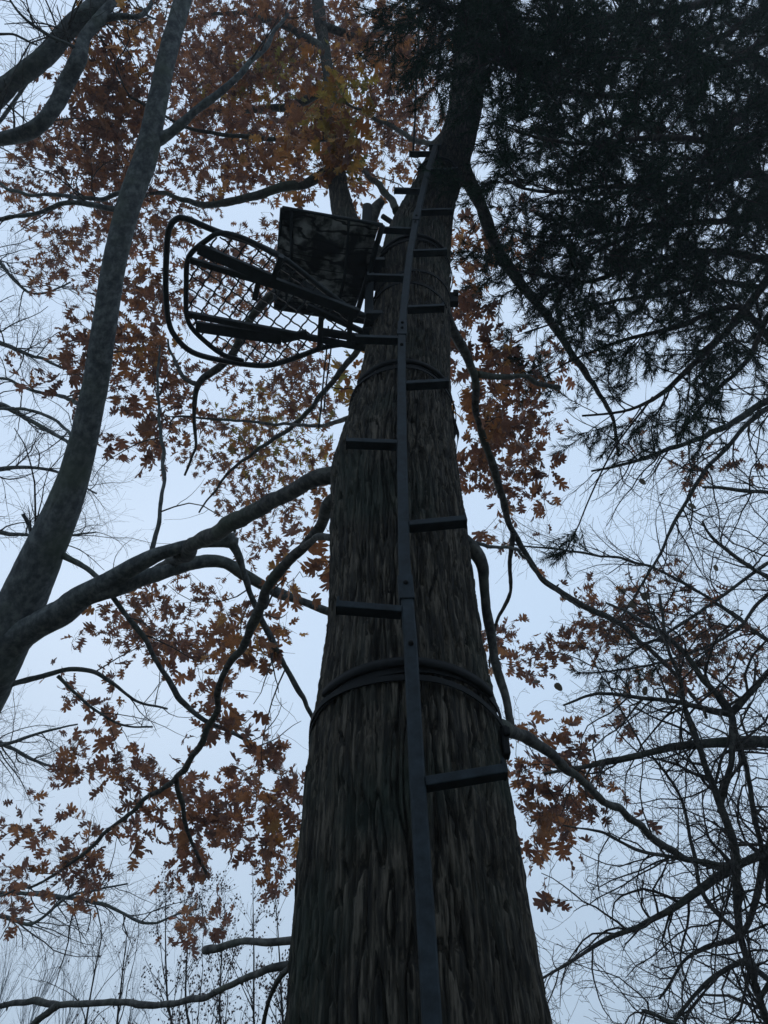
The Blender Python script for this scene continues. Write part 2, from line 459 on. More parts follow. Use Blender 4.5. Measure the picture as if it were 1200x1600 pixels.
def limb(mb, S, flare=0.0, rough=0.10):
    """one limb: wandering path, swollen base, lumpy furrowed skin"""
    global _lseed
    _lseed += 7
    rg = np.random.default_rng(_lseed)
    s = np.r_[0, np.cumsum(np.linalg.norm(np.diff(S[:, :3], axis=0), axis=1))]
    rm = float(np.median(S[:, 3])); step = max(0.022, rm * 0.55)
    t = np.arange(0, s[-1], step); t = np.r_[t, s[-1]]
    R_ = np.column_stack([np.interp(t, s, S[:, k]) for k in range(4)])
    for sc_, am_ in ((10.0, 0.42), (3.5, 0.13)):
        kn = np.arange(0, s[-1] + rm * sc_ * 2, rm * sc_)
        off = rg.standard_normal((len(kn), 4)) * np.array([rm * am_] * 3 + [0.0])
        if len(kn) > 1: R_[:, :3] += np.column_stack([np.interp(t, kn, off[:, k]) for k in range(3)]) * np.clip(t / (rm * 6), 0, 1)[:, None]
    kn = np.arange(0, s[-1] + 1, max(rm * 4, 0.05)); R_[:, 3] *= 1 + 0.09 * np.interp(t, kn, rg.standard_normal(len(kn)))
    R_[:, 3] *= 1 + flare * np.exp(-t / 0.13)
    # a soft smooth so the bends stay rounded
    for _ in range(2): R_[1:-1] = (R_[:-2] + 2 * R_[1:-1] + R_[2:]) / 4
    if rm > 0.012:
        nu = 26 if rm > 0.03 else 16
        Vv, qq = bark_tube(R_, nu, 9, [1.0], _lseed, 0.28 / rm, rel=rough)
        k = len(Vv); m = len(R_)
        Vv = np.vstack([Vv, R_[0, :3], R_[-1, :3]])
        tr = [(k, (j + 1) % nu, j) for j in range(nu)] + [(k + 1, (m - 1) * nu + j, (m - 1) * nu + (j + 1) % nu) for j in range(nu)]
        mb.add(Vv, qq, tr)
    else:
        mb.tube(R_[:, :3], R_[:, 3], n=8)
    return R_
_lseed = 500
tS = spline(rows, 0.009)
keep = [0]
acc = 0
for i in range(1, len(tS)):          # rows thin out with height
    acc += np.linalg.norm(tS[i, :3] - tS[i - 1, :3])
    if acc > (0.009 if tS[i, 2] < 5.5 else 0.022): keep.append(i); acc = 0
tS = tS[keep]
trunk = MB()
zrel = np.linspace(0, 1, 9)
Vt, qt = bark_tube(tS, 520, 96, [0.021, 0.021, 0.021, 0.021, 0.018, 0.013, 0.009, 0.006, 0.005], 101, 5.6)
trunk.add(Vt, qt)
# second leader, from the fork behind the stand
lead = trace([(632, 470, 66, 4.55), (600, 425, 62, 4.8), (562, 385, 54, 5.1), (541, 345, 46, 5.4), (530, 300, 37, 5.75), (524, 250, 32, 6.2), (519, 200, 27, 6.7), (516, 140, 23, 7.3), (508, 80, 20, 7.9), (497, 10, 24, 8.6), (490, -70, 18, 9.4)])
Vt, qt = bark_tube(spline(lead, 0.03), 110, 18, [0.008, 0.005, 0.003, 0.002], 202)
trunk.add(Vt, qt)
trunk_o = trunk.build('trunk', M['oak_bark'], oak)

OAKB = {
 'A': [(560, 744, 30, 3.20), (522, 742, 29, 3.22), (490, 744, 29, 3.3), (440, 768, 31, 3.55), (392, 799, 31, 3.85), (345, 832, 30, 4.25), (295, 862, 25, 4.9), (240, 890, 15, 5.6), (190, 912, 9, 6.1)],
 'D': [(545, 770, 20, 3.15), (515, 790, 20, 3.25), (497, 828, 18, 3.45), (470, 858, 19, 3.6), (440, 888, 19, 3.75), (416, 928, 18, 3.9), (400, 965, 17, 4.1), (380, 1010, 15, 4.3), (348, 1052, 13, 4.5), (333, 1120, 12, 4.8), (300, 1185, 11, 5.1), (272, 1217, 10, 5.4), (225, 1250, 9, 5.7), (180, 1290, 8, 6.0), (130, 1335, 7, 6.3), (60, 1380, 5, 6.7), (-10, 1402, 4, 7.1)],
 'D2': [(275, 1217, 9, 5.4), (286, 1262, 8, 5.6), (297, 1310, 7, 5.8), (326, 1370, 5, 6.1)],
 'F': [(548, 846, 14, 2.88), (500, 838, 12, 3.2), (470, 852, 11, 3.5)],
 'R1': [(690, 480, 18, 4.2), (712, 515, 18, 4.4), (732, 560, 17, 4.6), (742, 600, 16, 4.8), (747, 655, 15, 5.0), (766, 722, 14, 5.2), (788, 780, 13, 5.4), (802, 832, 12, 5.6), (850, 905, 10, 5.9), (900, 940, 12, 6.2), (958, 968, 10, 6.5), (1003, 1003, 9, 6.8), (1050, 1050, 8, 7.1), (1105, 1120, 6, 7.5)],
 'R2': [(715, 250, 30, 5.9), (735, 285, 24, 6.0), (752, 325, 23, 6.1), (773, 380, 22, 6.2), (797, 425, 20, 6.3), (850, 490, 16, 6.6), (895, 550, 13, 6.9), (930, 600, 10, 7.2), (957, 655, 8, 7.6), (966, 712, 5, 8)],
 'R3': [(710, 835, 20, 2.85), (733, 852, 20, 2.85), (747, 880, 20, 2.85), (752, 930, 17, 2.85), (768, 1005, 17, 2.8), (783, 1075, 16, 2.68), (797, 1140, 15, 2.57)],
 'R4': [(725, 1128, 26, 2.32), (765, 1133, 27, 2.4), (797, 1143, 26, 2.55), (832, 1160, 22, 2.75), (880, 1195, 18, 3.0), (940, 1245, 15, 3.35), (1000, 1290, 14, 3.8), (1042, 1325, 13, 4.2), (1090, 1347, 11, 4.7), (1155, 1362, 8, 5.4)],
 'R5': [(722, 842, 8, 3.0), (770, 855, 7, 3.3), (810, 862, 6, 3.7), (860, 915, 5, 4.3), (905, 950, 4, 5.0)],
 'R6': [(745, 585, 12, 4.75), (800, 590, 10, 5.0), (835, 595, 9, 5.2), (873, 607, 9, 5.4)],
 'R7': [(802, 832, 9, 5.6), (798, 880, 8, 5.7), (797, 930, 7, 5.8), (775, 975, 6, 6), (765, 1040, 4, 6.2)],
 'T1': [(524, 262, 22, 6.1), (480, 284, 18, 6.1), (433, 291, 16, 6.2), (385, 309, 15, 6.3), (325, 319, 13, 6.5), (288, 310, 10, 6.7), (255, 296, 8, 7.0), (215, 320, 6, 7.4)],
 'T2': [(600, 430, 20, 4.7), (520, 428, 18, 4.8), (455, 436, 17, 4.9), (420, 460, 16, 5.0), (396, 497, 15, 5.1), (370, 535, 15, 5.2), (345, 572, 14, 5.3), (311, 601, 12, 5.4), (302, 655, 7, 5.6), (304, 700, 5, 5.8), (289, 742, 4, 6.0)],
 'T2b': [(311, 601, 9, 5.4), (288, 590, 8, 5.5), (270, 560, 6, 5.7), (262, 530, 4, 5.9)],
 'T3': [(585, 520, 14, 4.1), (555, 552, 12, 4.3), (515, 600, 10, 4.6), (468, 658, 9, 5.0), (405, 700, 7, 5.5), (352, 745, 5, 6.0), (310, 800, 3, 6.5)],
 'T4': [(592, 648, 10, 3.5), (553, 650, 10, 3.8), (500, 665, 8, 4.3), (430, 662, 6, 4.9), (340, 655, 5, 5.5), (270, 650, 4, 6)],
 'T5': [(516, 140, 20, 7.3), (470, 160, 15, 7.5), (420, 168, 12, 7.8), (370, 172, 9, 8.2), (310, 170, 6, 8.7)],
 'T6': [(620, 330, 14, 5.2), (598, 295, 12, 5.6), (575, 275, 11, 6.0), (560, 262, 8, 6.5), (540, 255, 5, 7)],
 'T7': [(735, 60, 20, 8), (760, 10, 16, 8.6), (790, -60, 12, 9.2)],
 'T8': [(715, 190, 16, 6.4), (665, 225, 10, 6.9), (600, 190, 8, 7.7), (540, 160, 6, 8.0), (500, 120, 4, 8.4)],
 'T9': [(508, 80, 16, 7.9), (440, 40, 12, 8.4), (370, 20, 8, 9.0), (290, 30, 5, 9.6)],
 'T10': [(500, 40, 16, 8.2), (570, 60, 12, 8.6), (630, 30, 9, 9.2), (690, -20, 6, 9.8)],
 'T11': [(519, 215, 14, 6.6), (460, 215, 11, 6.5), (400, 215, 9, 6.5), (300, 200, 6, 6.4), (200, 150, 4, 6.2)],
 'L1': [(502, 1467, 14, 1.87), (462, 1470, 13, 1.98), (400, 1472, 12, 2.1), (362, 1474, 15, 2.25), (340, 1480, 16, 2.35), (322, 1490, 16, 2.42)],
 'L2': [(497, 1502, 14, 1.85), (456, 1507, 13, 1.95), (425, 1511, 12, 1.96), (385, 1529, 12, 2.1), (335, 1551, 12, 2.3), (285, 1563, 12, 2.5), (228, 1571, 12, 2.7), (160, 1567, 12, 2.95), (100, 1570, 12, 3.2), (50, 1565, 12, 3.4), (0, 1574, 10, 3.6), (-80, 1590, 7, 4)],
 'L3': [(490, 1500, 10, 1.86), (448, 1511, 10, 1.93), (428, 1542, 9, 1.95), (415, 1578, 9, 2.0), (406, 1625, 8, 2.1)],
 'L4': [(90, 1571, 12, 3.22), (62, 1588, 12, 3.3), (40, 1615, 10, 3.4), (0, 1660, 8, 3.6)],
 'S1': [(575, 362, 26, 4.95), (580, 345, 24, 5.0), (589, 330, 20, 5.05), (600, 318, 13, 5.1)],
}
oak_nodes = []            # points one can hang twigs on
nb = 0
for k, lst in OAKB.items():
    S = spline(trace(lst), 0.07)
    b = MB(); S = limb(b, S, 0.7 if k in ('A', 'D', 'R1', 'R2', 'R3', 'R4', 'L1', 'L2') else 0.2)
    # knobs
    for _ in range(int(len(S) / 22)):
        i = random.randrange(1, len(S) - 1)
        d = unit(RNG.standard_normal(3)); L = S[i, 3] * random.uniform(1.2, 2.2)
        b.tube([S[i, :3], S[i, :3] + d * L * 0.7, S[i, :3] + d * L], [S[i, 3] * 0.5, S[i, 3] * 0.33, S[i, 3] * 0.12], n=6)
    b.build('branch' if k != 'S1' else 'branch_stub', M['oak_limb'], oak)
    if k[0] in 'ADRT': oak_nodes.append(S[2::2])
oak_nodes.append(np.array([[*trunk_at(z)[:3], 0.02] for z in np.arange(7.0, 13, 0.1)]))
oak_nodes.append(spline(lead, 0.1)[10:])
nodes = np.concatenate(oak_nodes)

# ---- leaf shapes (length 1 along +Y, in the XY plane, folded a little along the rib)
def leaf_shape(teeth=True, wide=1.0, curl=0.12, seed=0):
    r = np.random.default_rng(seed)
    sy = [0.10, 0.27, 0.47, 0.68, 0.84]; sw = [0.035, 0.07, 0.085, 0.09, 0.05]
    tips = [(0.24, 0.17), (0.40, 0.42), (0.42, 0.68), (0.26, 0.90)]
    V = []; Q = []; T = []
    for s in sy: V.append((0, s))
    V.append((0, 1.0)); V.append((0, -0.22))     # tip, petiole end
    V.append((0.012, -0.22))
    for sgn in (-1, 1):
        b = len(V)
        for y, w in zip(sy, sw): V.append((sgn * w * wide, y))
        for i in range(4):
            Q.append((i, b + i, b + i + 1, i + 1) if sgn > 0 else (i, i + 1, b + i + 1, b + i))
        T.append((4, b + 4, 5) if sgn > 0 else (4, 5, b + 4))
        for i, (tx, ty) in enumerate(tips):
            tx *= wide * (1 + 0.12 * r.standard_normal()); ty += 0.02 * r.standard_normal()
            k = len(V)
            s0, s1 = b + i, b + i + 1
            x0, y0 = V[s0]; x1, y1 = V[s1]
            if teeth:
                V.append((sgn * tx * 0.72, ty - 0.11)); V.append((sgn * tx, ty)); V.append((sgn * tx * 0.62, ty + 0.085))
                mx_ = (sgn * tx * 0.48, (y0 + y1) / 2 * 0.5 + ty * 0.5)
                V.append(mx_)
                f = [(s0, k, k + 3), (k, k + 1, k + 3), (k + 1, k + 2, k + 3), (k + 2, s1, k + 3), (s1, s0, k + 3)]
            else:
                V.append((sgn * tx, ty)); f = [(s0, k, s1)]
            T += f if sgn > 0 else [tuple(reversed(z)) for z in f]
    T.append((6, 7, 0))
    V = np.array(V); Z = np.abs(V[:, 0]) * 0.35 - curl * (V[:, 1] - 0.3) ** 2 + 0.04 * np.sin(V[:, 0] * 9 + V[:, 1] * 7)
    return np.column_stack([V, Z]), np.array(Q), np.array(T)
SHAPES = [leaf_shape(True, 1.0, 0.25, 1), leaf_shape(True, 0.75, -0.45, 2), leaf_shape(True, 1.1, 0.6, 3), leaf_shape(True, 0.55, 0.9, 4), leaf_shape(True, 1.25, -0.15, 5)]
SHAPES_LO = [leaf_shape(False, 1.0, 0.25, 1), leaf_shape(False, 0.75, -0.45, 2), leaf_shape(False, 1.1, 0.6, 3), leaf_shape(False, 0.55, 0.9, 4), leaf_shape(False, 1.25, -0.15, 5)]

PAL = {  # leaf colours
 'rust': [(0.22, 0.095, 0.055), (0.27, 0.115, 0.055), (0.17, 0.078, 0.052), (0.30, 0.135, 0.06), (0.15, 0.075, 0.055)],
 'orange': [(0.38, 0.165, 0.055), (0.33, 0.135, 0.05), (0.40, 0.20, 0.06), (0.26, 0.11, 0.05), (0.20, 0.09, 0.05)],
 'yellow': [(0.34, 0.24, 0.05), (0.30, 0.17, 0.04), (0.24, 0.21, 0.06), (0.38, 0.20, 0.045), (0.36, 0.14, 0.04)],
 'brown': [(0.17, 0.08, 0.05), (0.21, 0.095, 0.05), (0.13, 0.06, 0.042), (0.26, 0.12, 0.05)],
}
# px, py, rx, ry, Dmin, Dmax, layers of leaves, palette
BLOBS = [
 (175, 60, 70, 55, 6.5, 7.3, 1.1, 'orange'), (225, 30, 40, 30, 5.2, 5.7, 0.5, 'orange'), (175, 150, 75, 75, 6.4, 7.6, 1.9, 'rust'), (110, 250, 90, 60, 7, 9, 0.9, 'rust'), (180, 245, 70, 55, 6.8, 8.5, 1.5, 'rust'),
 (360, 50, 110, 70, 8, 11, 1.5, 'rust'), (480, 40, 120, 60, 8, 11, 1.3, 'rust'), (600, 50, 90, 60, 8, 11, 1.2, 'orange'), (330, 130, 90, 70, 7.5, 10, 1.6, 'rust'),
 (430, 140, 90, 70, 7.5, 10, 1.4, 'yellow'), (560, 130, 90, 70, 7.5, 10, 1.3, 'orange'), (640, 130, 50, 70, 8, 10, 1.1, 'rust'), (390, 220, 110, 60, 7, 9.5, 1.4, 'rust'),
 (525, 185, 45, 90, 5.2, 6.0, 1.3, 'yellow'), (490, 225, 50, 60, 5.6, 6.4, 1.4, 'orange'), (545, 215, 35, 45, 5.4, 6, 1.0, 'yellow'), (620, 200, 60, 50, 7.5, 9.5, 1.0, 'brown'),
 (590, 270, 55, 45, 6.5, 8.5, 0.8, 'orange'), (440, 270, 90, 40, 6.5, 8, 0.9, 'orange'), (310, 290, 80, 60, 7.5, 9.5, 0.75, 'brown'), (230, 350, 50, 60, 7.5, 9, 0.7, 'rust'),
 (130, 340, 90, 55, 7.5, 9.5, 0.8, 'rust'), (120, 410, 70, 45, 7.5, 9, 0.75, 'brown'), (220, 450, 70, 50, 6.5, 8, 1.1, 'rust'), (130, 500, 50, 45, 7, 8, 0.4, 'brown'),
 (90, 585, 60, 30, 6, 6.8, 1.0, 'rust'), (120, 540, 40, 25, 6, 6.8, 0.8, 'rust'), (225, 530, 60, 50, 6.2, 7.2, 1.2, 'orange'), (250, 620, 60, 50, 6.2, 7.2, 1.0, 'rust'),
 (220, 690, 65, 40, 5.8, 7, 0.9, 'rust'), (340, 470, 70, 60, 7.5, 9.5, 0.6, 'rust'), (430, 400, 80, 60, 7.5, 9.5, 0.7, 'rust'), (310, 400, 60, 50, 7.5, 9, 0.45, 'brown'),
 (390, 580, 100, 45, 8, 10, 0.7, 'brown'), (470, 600, 60, 60, 7.5, 9, 0.9, 'rust'), (350, 690, 70, 50, 8, 10, 0.75, 'brown'), (430, 690, 80, 60, 8, 10, 0.95, 'yellow'), (490, 750, 40, 60, 6.5, 8, 0.9, 'orange'),
 (560, 590, 25, 50, 4.6, 5.3, 1.2, 'yellow'), (400, 780, 70, 50, 8, 10, 0.8, 'brown'), (430, 840, 50, 45, 6.5, 8, 0.8, 'rust'), (495, 880, 30, 60, 3.9, 4.5, 1.2, 'orange'), (455, 900, 35, 30, 4.2, 5, 0.7, 'orange'),
 (290, 960, 110, 55, 6.5, 8.5, 0.95, 'rust'), (200, 990, 70, 45, 6.5, 8, 0.7, 'brown'), (390, 1000, 60, 60, 4.8, 5.8, 1.1, 'orange'), (160, 1075, 60, 40, 6, 7.5, 0.5, 'brown'), (310, 1050, 80, 40, 6, 7.5, 0.7, 'rust'),
 (160, 1180, 70, 40, 5.8, 6.8, 0.85, 'rust'), (240, 1200, 60, 30, 5.6, 6.6, 0.8, 'rust'), (390, 1140, 55, 40, 4.8, 5.6, 1.2, 'rust'), (420, 1230, 60, 60, 5.4, 6.6, 1.0, 'rust'), (450, 1300, 35, 55, 5.4, 6.4, 1.1, 'orange'),
 (350, 1260, 90, 50, 5.8, 7.2, 1.0, 'rust'), (270, 1290, 80, 45, 5.8, 7, 0.9, 'rust'), (350, 1340, 80, 45, 5.8, 7, 0.95, 'rust'), (80, 1300, 70, 40, 6.3, 7.4, 0.85, 'rust'), (30, 1380, 50, 40, 6.4, 7.4, 0.8, 'rust'),
 (150, 1350, 60, 30, 6, 7, 0.8, 'rust'), (320, 1420, 45, 35, 6, 7, 0.6, 'rust'), (110, 1400, 40, 20, 6.4, 7.2, 0.5, 'rust'), (275, 1470, 20, 30, 6.2, 7, 0.9, 'rust'), (440, 1380, 30, 20, 6, 7, 0.6, 'rust'),
 (750, 560, 50, 60, 5.4, 6.6, 1.3, 'rust'), (800, 590, 40, 40, 5.2, 6.2, 1.0, 'orange'), (745, 640, 35, 60, 4.9, 5.6, 1.2, 'orange'), (790, 700, 55, 50, 5.8, 7, 1.2, 'rust'), (820, 770, 40, 45, 6, 7, 1.1, 'rust'), (745, 730, 30, 50, 5.6, 6.4, 1.1, 'rust'),
 (740, 480, 35, 50, 5.5, 7, 1.2, 'rust'), (735, 400, 30, 60, 6.5, 8, 1.1, 'orange'), (800, 370, 45, 50, 6.5, 8, 0.9, 'rust'), (715, 330, 15, 40, 6.5, 7.5, 0.9, 'orange'), (850, 640, 30, 30, 7, 8, 0.5, 'rust'),
 (830, 1015, 60, 40, 6.4, 7.6, 1.1, 'brown'), (960, 950, 70, 40, 6.8, 8, 0.95, 'brown'), (1060, 970, 70, 55, 7, 8.2, 0.8, 'rust'), (900, 1000, 60, 30, 6.6, 7.8, 0.7, 'brown'), (1120, 1030, 60, 60, 7, 8.2, 0.7, 'brown'),
 (1010, 1060, 60, 30, 7, 8, 0.35, 'brown'), (1050, 900, 40, 20, 7.2, 8, 0.7, 'rust'), (1130, 730, 50, 20, 7.4, 8.4, 0.45, 'rust'), (1080, 740, 35, 20, 7.4, 8.2, 0.5, 'rust'), (1000, 690, 30, 15, 7.4, 8.2, 0.35, 'rust'),
 (850, 1145, 48, 35, 5.0, 6.0, 1.2, 'rust'), (868, 1195, 45, 32, 5.0, 6.0, 1.1, 'rust'), (812, 1225, 22, 45, 4.8, 5.6, 1.1, 'rust'), (910, 1262, 50, 30, 5.0, 6.0, 1.1, 'rust'), (832, 1325, 28, 45, 4.8, 5.6, 1.1, 'rust'), (865, 1285, 40, 28, 5.0, 5.8, 1.0, 'rust'), (852, 1418, 20, 12, 4.6, 5.0, 1.2, 'rust'), (935, 1215, 22, 30, 5.0, 6.0, 0.7, 'rust'), (790, 850, 45, 20, 6, 7, 0.4, 'rust'), (850, 870, 35, 15, 6, 7, 0.4, 'rust'), (820, 660, 40, 60, 6.2, 7.2, 0.7, 'rust'), (860, 560, 30, 30, 7, 8, 0.4, 'rust'),
 (970, 1140, 30, 30, 6.0, 7, 0.5, 'rust'), (1040, 1280, 30, 12, 5, 6, 0.5, 'rust'), (900, 860, 0.1, 0.1, 6, 7, 0, 'rust'),
 (30, 300, 40, 30, 8, 9.5, 0.3, 'brown'), (60, 200, 40, 30, 8, 9, 0.5, 'brown'),
]
clusters = []
LEAFN = 5
for (px, py, rx, ry, d0, d1, lay, pal) in BLOBS:
    dm = (d0 + d1) / 2
    n = lay * math.pi * rx * ry / (LEAFN * 5200 / dm ** 2) * (1.4 if dm < 7.4 else 1.75)
    n = int(n + random.random())
    for _ in range(n):
        a = random.random() * 2 * math.pi; r = math.sqrt(random.random()) * random.choice((0.8, 1.0, 1.2, 1.4))
        d = random.uniform(d0, d1)
        clusters.append((P(px + rx * r * math.cos(a), py + ry * r * math.sin(a), d), pal))
cp = np.array([c[0] for c in clusters])
# connect the cluster nearest to the growing skeleton first
N3 = nodes[:, :3].copy(); NR = nodes[:, 3].copy()
def mind(pts, ref):
    o = np.empty(len(pts)); oi = np.empty(len(pts), int)
    for i in range(0, len(pts), 256):
        dd = ((pts[i:i + 256, None, :] - ref[None]) ** 2).sum(-1)
        oi[i:i + 256] = dd.argmin(1); o[i:i + 256] = dd.min(1)
    return np.sqrt(o), oi
best, bi = mind(cp, N3)
done = np.zeros(len(cp), bool)
twigs = MB(); leaf_items = []      # (pos, Rmatrix, length, shape, colour)
allN = [N3]; cnt = len(N3); allR = list(NR)
NX = N3
pointlist = list(N3)
while not done.all():
    b_ = np.where(done, 1e9, best)
    i = int(b_.argmin()); done[i] = True
    s = pointlist[bi[i]]; rr = allR[bi[i]]
    e_ = cp[i]; L = np.linalg.norm(e_ - s)
    dirn = unit(e_ - s)
    side = unit(RNG.standard_normal(3)); side -= dirn * np.dot(side, dirn)
    m1 = s + dirn * L * 0.35 + side * L * 0.16 + np.array([0, 0, 0.05 * L]); m2 = s + dirn * L * 0.7 + side * L * 0.10 * random.uniform(-1, 1)
    r0 = min(rr * 0.8, 0.0048 + 0.0045 * L); r0 = max(r0, 0.0026)
    S = spline(np.array([[*s, r0], [*m1, r0 * 0.85], [*m2, r0 * 0.7], [*e_, r0 * 0.5]]), 0.13)
    S[1:-1, :3] += RNG.standard_normal((len(S) - 2, 3)) * 0.009
    twigs.tube(S[:, :3], S[:, 3], n=4, cap=False)
    newp = S[1:, :3]
    for k_, p_ in enumerate(newp): pointlist.append(p_); allR.append(float(S[k_ + 1, 3]))
    rem = np.where(~done)[0]
    if len(rem):
        dd = np.sqrt(((cp[rem][:, None, :] - newp[None]) ** 2).sum(-1)) * 1.05
        j = dd.argmin(1); v = dd.min(1)
        up_ = v < best[rem]
        best[rem[up_]] = v[up_]; bi[rem[up_]] = cnt + j[up_]
    cnt += len(newp)
    # leaves round the twig end
    pal = clusters[i][1]
    # side sprigs
    for h in range(LEAFN + random.choice((-2, -1, 0, 1, 2))):
        t = 1 - abs(random.gauss(0, 0.35)) * min(1, 0.45 / max(L, 0.05)); t = max(0, t)
        base = S[int(t * (len(S) - 1)), :3] + RNG.standard_normal(3) * 0.05
        d = unit(dirn * 0.5 + RNG.standard_normal(3) * 0.65 + np.array([0, 0, -0.45]))
        nrm = RNG.standard_normal(3); nrm += np.array([0, 0, 0.8]); nrm = unit(nrm - d * np.dot(nrm, d))
        x = np.cross(d, nrm)
        ln = random.uniform(0.07, 0.15)
        c = np.array(random.choice(PAL[pal if random.random() < 0.8 else 'rust'])) * random.uniform(0.95, 1.5)
        leaf_items.append((base + d * ln * 0.22, np.column_stack([x, d, nrm]), ln, random.randrange(5), c))
        if random.random() < 0.45:
            twigs.tube([S[-1, :3], (S[-1, :3] + base) / 2 + RNG.standard_normal(3) * 0.008, base], [0.0016, 0.0013, 0.0010], n=3, cap=False)
tw = twigs.build('twigs', M['twig'], oak, kind='stuff')
dl = depth(np.array([l[0] for l in leaf_items]))
lx = np.array([l[0][0] for l in leaf_items]); size = np.array([l[2] for l in leaf_items]) / dl
order = np.argsort(-size)
shared = {}
QP = [tuple(np.array(c) * f) for f in (1.0, 1.35) for k in ('rust', 'orange', 'yellow', 'brown') for c in PAL[k]]
def quant(c): return int(np.argmin([((np.array(q) - c) ** 2).sum() for q in QP]))
from mathutils import Matrix
for idx in order[:300]:
    p_, Rm, ln, sh, c = leaf_items[idx]
    qk = quant(c); key = (sh, qk)
    if key not in shared:
        Vv, Q, T = SHAPES[sh]
        shared[key] = raw_mesh('leaf', Vv, [Q, T], M['leaf'], True, np.broadcast_to(QP[qk], (len(Vv), 3)))
    o = bpy.data.objects.new('leaf', shared[key]); COL.objects.link(o); o.parent = oak
    mw = Matrix([[*(Rm[r_] * ln), p_[r_] - OAK_C[r_]] for r_ in range(3)] + [[0, 0, 0, 1]])
    o.matrix_local = mw
fol = MB()
for idx in order[300:]:
    p_, Rm, ln, sh, c = leaf_items[idx]
    Vv, Q, T = (SHAPES if dl[idx] < 7.2 else SHAPES_LO)[sh]
    fol.add((Vv * ln) @ Rm.T + p_, Q, T, c)
fol.build('foliage', M['leaf'], oak, kind='stuff', colors=True)
print('clusters', len(clusters), 'leaves', len(leaf_items))

# ================================================================ LEFT LEANING TREE
lt = empty('grey_tree', (-3.7, 5.0, 0), 'smooth grey tree leaning up across the left side, forked near the ground', 'tree')
ltT = np.vstack([[-3.75, 5.0, -0.1, 0.30], [-3.6, 4.95, 1.2, 0.24], [-3.3, 4.75, 2.9, 0.215],
   trace([(-55, 1130, 96, 5.15), (-5, 1035, 88, 5.2), (28, 955, 88, 5.25), (72, 855, 74, 5.3), (100, 790, 64, 5.35), (122, 722, 54, 5.4), (147, 610, 47, 5.45), (163, 510, 45, 5.5), (180, 405, 44, 5.6), (204, 312, 44, 5.75), (228, 245, 43, 5.9), (245, 165, 37, 6.05), (262, 85, 34, 6.25), (284, 5, 31, 6.5), (302, -60, 27, 6.8), (330, -180, 20, 7.4)])])
S = spline(ltT, 0.04)
Vt, qt = bark_tube(S, 72, 14, [0.006, 0.004, 0.003], 303, 3)
b = MB(); b.add(Vt, qt); b.build('trunk', M['grey_bark'], lt)
LTB = {
 'b1': [(5, 1010, 60, 5.2), (45, 988, 52, 5.15), (100, 957, 46, 5.1), (160, 918, 40, 5.05), (205, 890, 34, 5.0), (255, 862, 27, 4.95), (305, 845, 23, 4.9), (345, 839, 21, 4.9), (364, 841, 19, 4.9)],
 'b1e': [(356, 838, 18, 4.9), (368, 858, 15, 4.9), (380, 890, 12, 4.95), (390, 925, 12, 5.0), (412, 975, 12, 5.1), (436, 1020, 11, 5.2), (462, 1070, 10, 5.3), (498, 1140, 8, 5.4), (520, 1180, 6, 5.5)],
 'b2': [(110, 950, 18, 5.08), (160, 924, 30, 5.06), (205, 906, 32, 5.1), (255, 892, 27, 5.2), (310, 880, 24, 5.3), (350, 880, 24, 5.35), (378, 898, 22, 5.4), (430, 926, 18, 5.5), (480, 950, 16, 5.6), (530, 972, 14, 5.7), (600, 1000, 10, 5.9)],
 'b3': [(85, 858, 12, 5.4), (105, 866, 11, 5.3), (140, 893, 10, 5.2), (180, 935, 10, 5.1), (215, 985, 10, 5.1), (252, 1045, 10, 5.2), (285, 1095, 10, 5.3), (330, 1130, 9, 5.4), (385, 1155, 7, 5.6), (432, 1205, 5, 5.8)],
 'b4': [(236, 868, 8, 4.95), (250, 800, 8, 5.1), (257, 730, 7, 5.3), (250, 665, 6, 5.5), (246, 600, 5, 5.8), (250, 540, 3, 6)],
 'b5': [(240, 225, 18, 5.95), (285, 190, 16, 6.0), (330, 158, 14, 6.1), (372, 115, 11, 6.2), (405, 82, 9, 6.4), (450, 20, 6, 6.7)],
 'b6': [(200, 330, 12, 5.75), (160, 322, 10, 5.85), (110, 318, 9, 6.0), (60, 332, 8, 6.2), (0, 340, 8, 6.4), (-60, 350, 6, 6.6)],
 'b7': [(200, 300, 10, 5.8), (150, 312, 8, 6.0), (90, 305, 7, 6.3), (30, 300, 6, 6.6), (-40, 270, 5, 6.9)],
 'b8': [(140, 640, 8, 5.45), (100, 620, 7, 6.3), (50, 610, 6, 6.5), (0, 590, 5, 6.8), (-60, 600, 4, 7.0)],
 'b9': [(130, 700, 7, 5.42), (90, 660, 6, 6.1), (40, 640, 6, 6.4), (-20, 640, 5, 6.8)],
 'b10': [(60, 870, 9, 5.4), (45, 820, 7, 5.5), (36, 803, 7, 5.5)],
 'b11': [(0, 1075, 12, 5.2), (40, 1062, 10, 5.3), (85, 1052, 9, 5.4), (130, 1048, 8, 5.5), (165, 1060, 7, 5.6), (215, 1095, 5, 5.8), (262, 1107, 4, 6)],
 'b12': [(90, 1056, 6, 5.4), (150, 1110, 5, 5.5), (200, 1135, 4, 5.6), (240, 1135, 3, 5.7)],
}
ltw = MB()
for k, lst in LTB.items():
    S = spline(trace(lst), 0.06)
    b = MB(); S = limb(b, S, 0.3); b.build('branch', M['grey_bark'], lt)
    if k in ('b1', 'b2'): continue
    for t1 in side_twigs(S, 6, 0.75, r0=0.008):
        ltw.tube(t1[:, :3], t1[:, 3], n=4, cap=False)
        for t2 in side_twigs(t1, 4, 0.32, r0=0.0045): ltw.tube(t2[:, :3], t2[:, 3], n=3, cap=False)
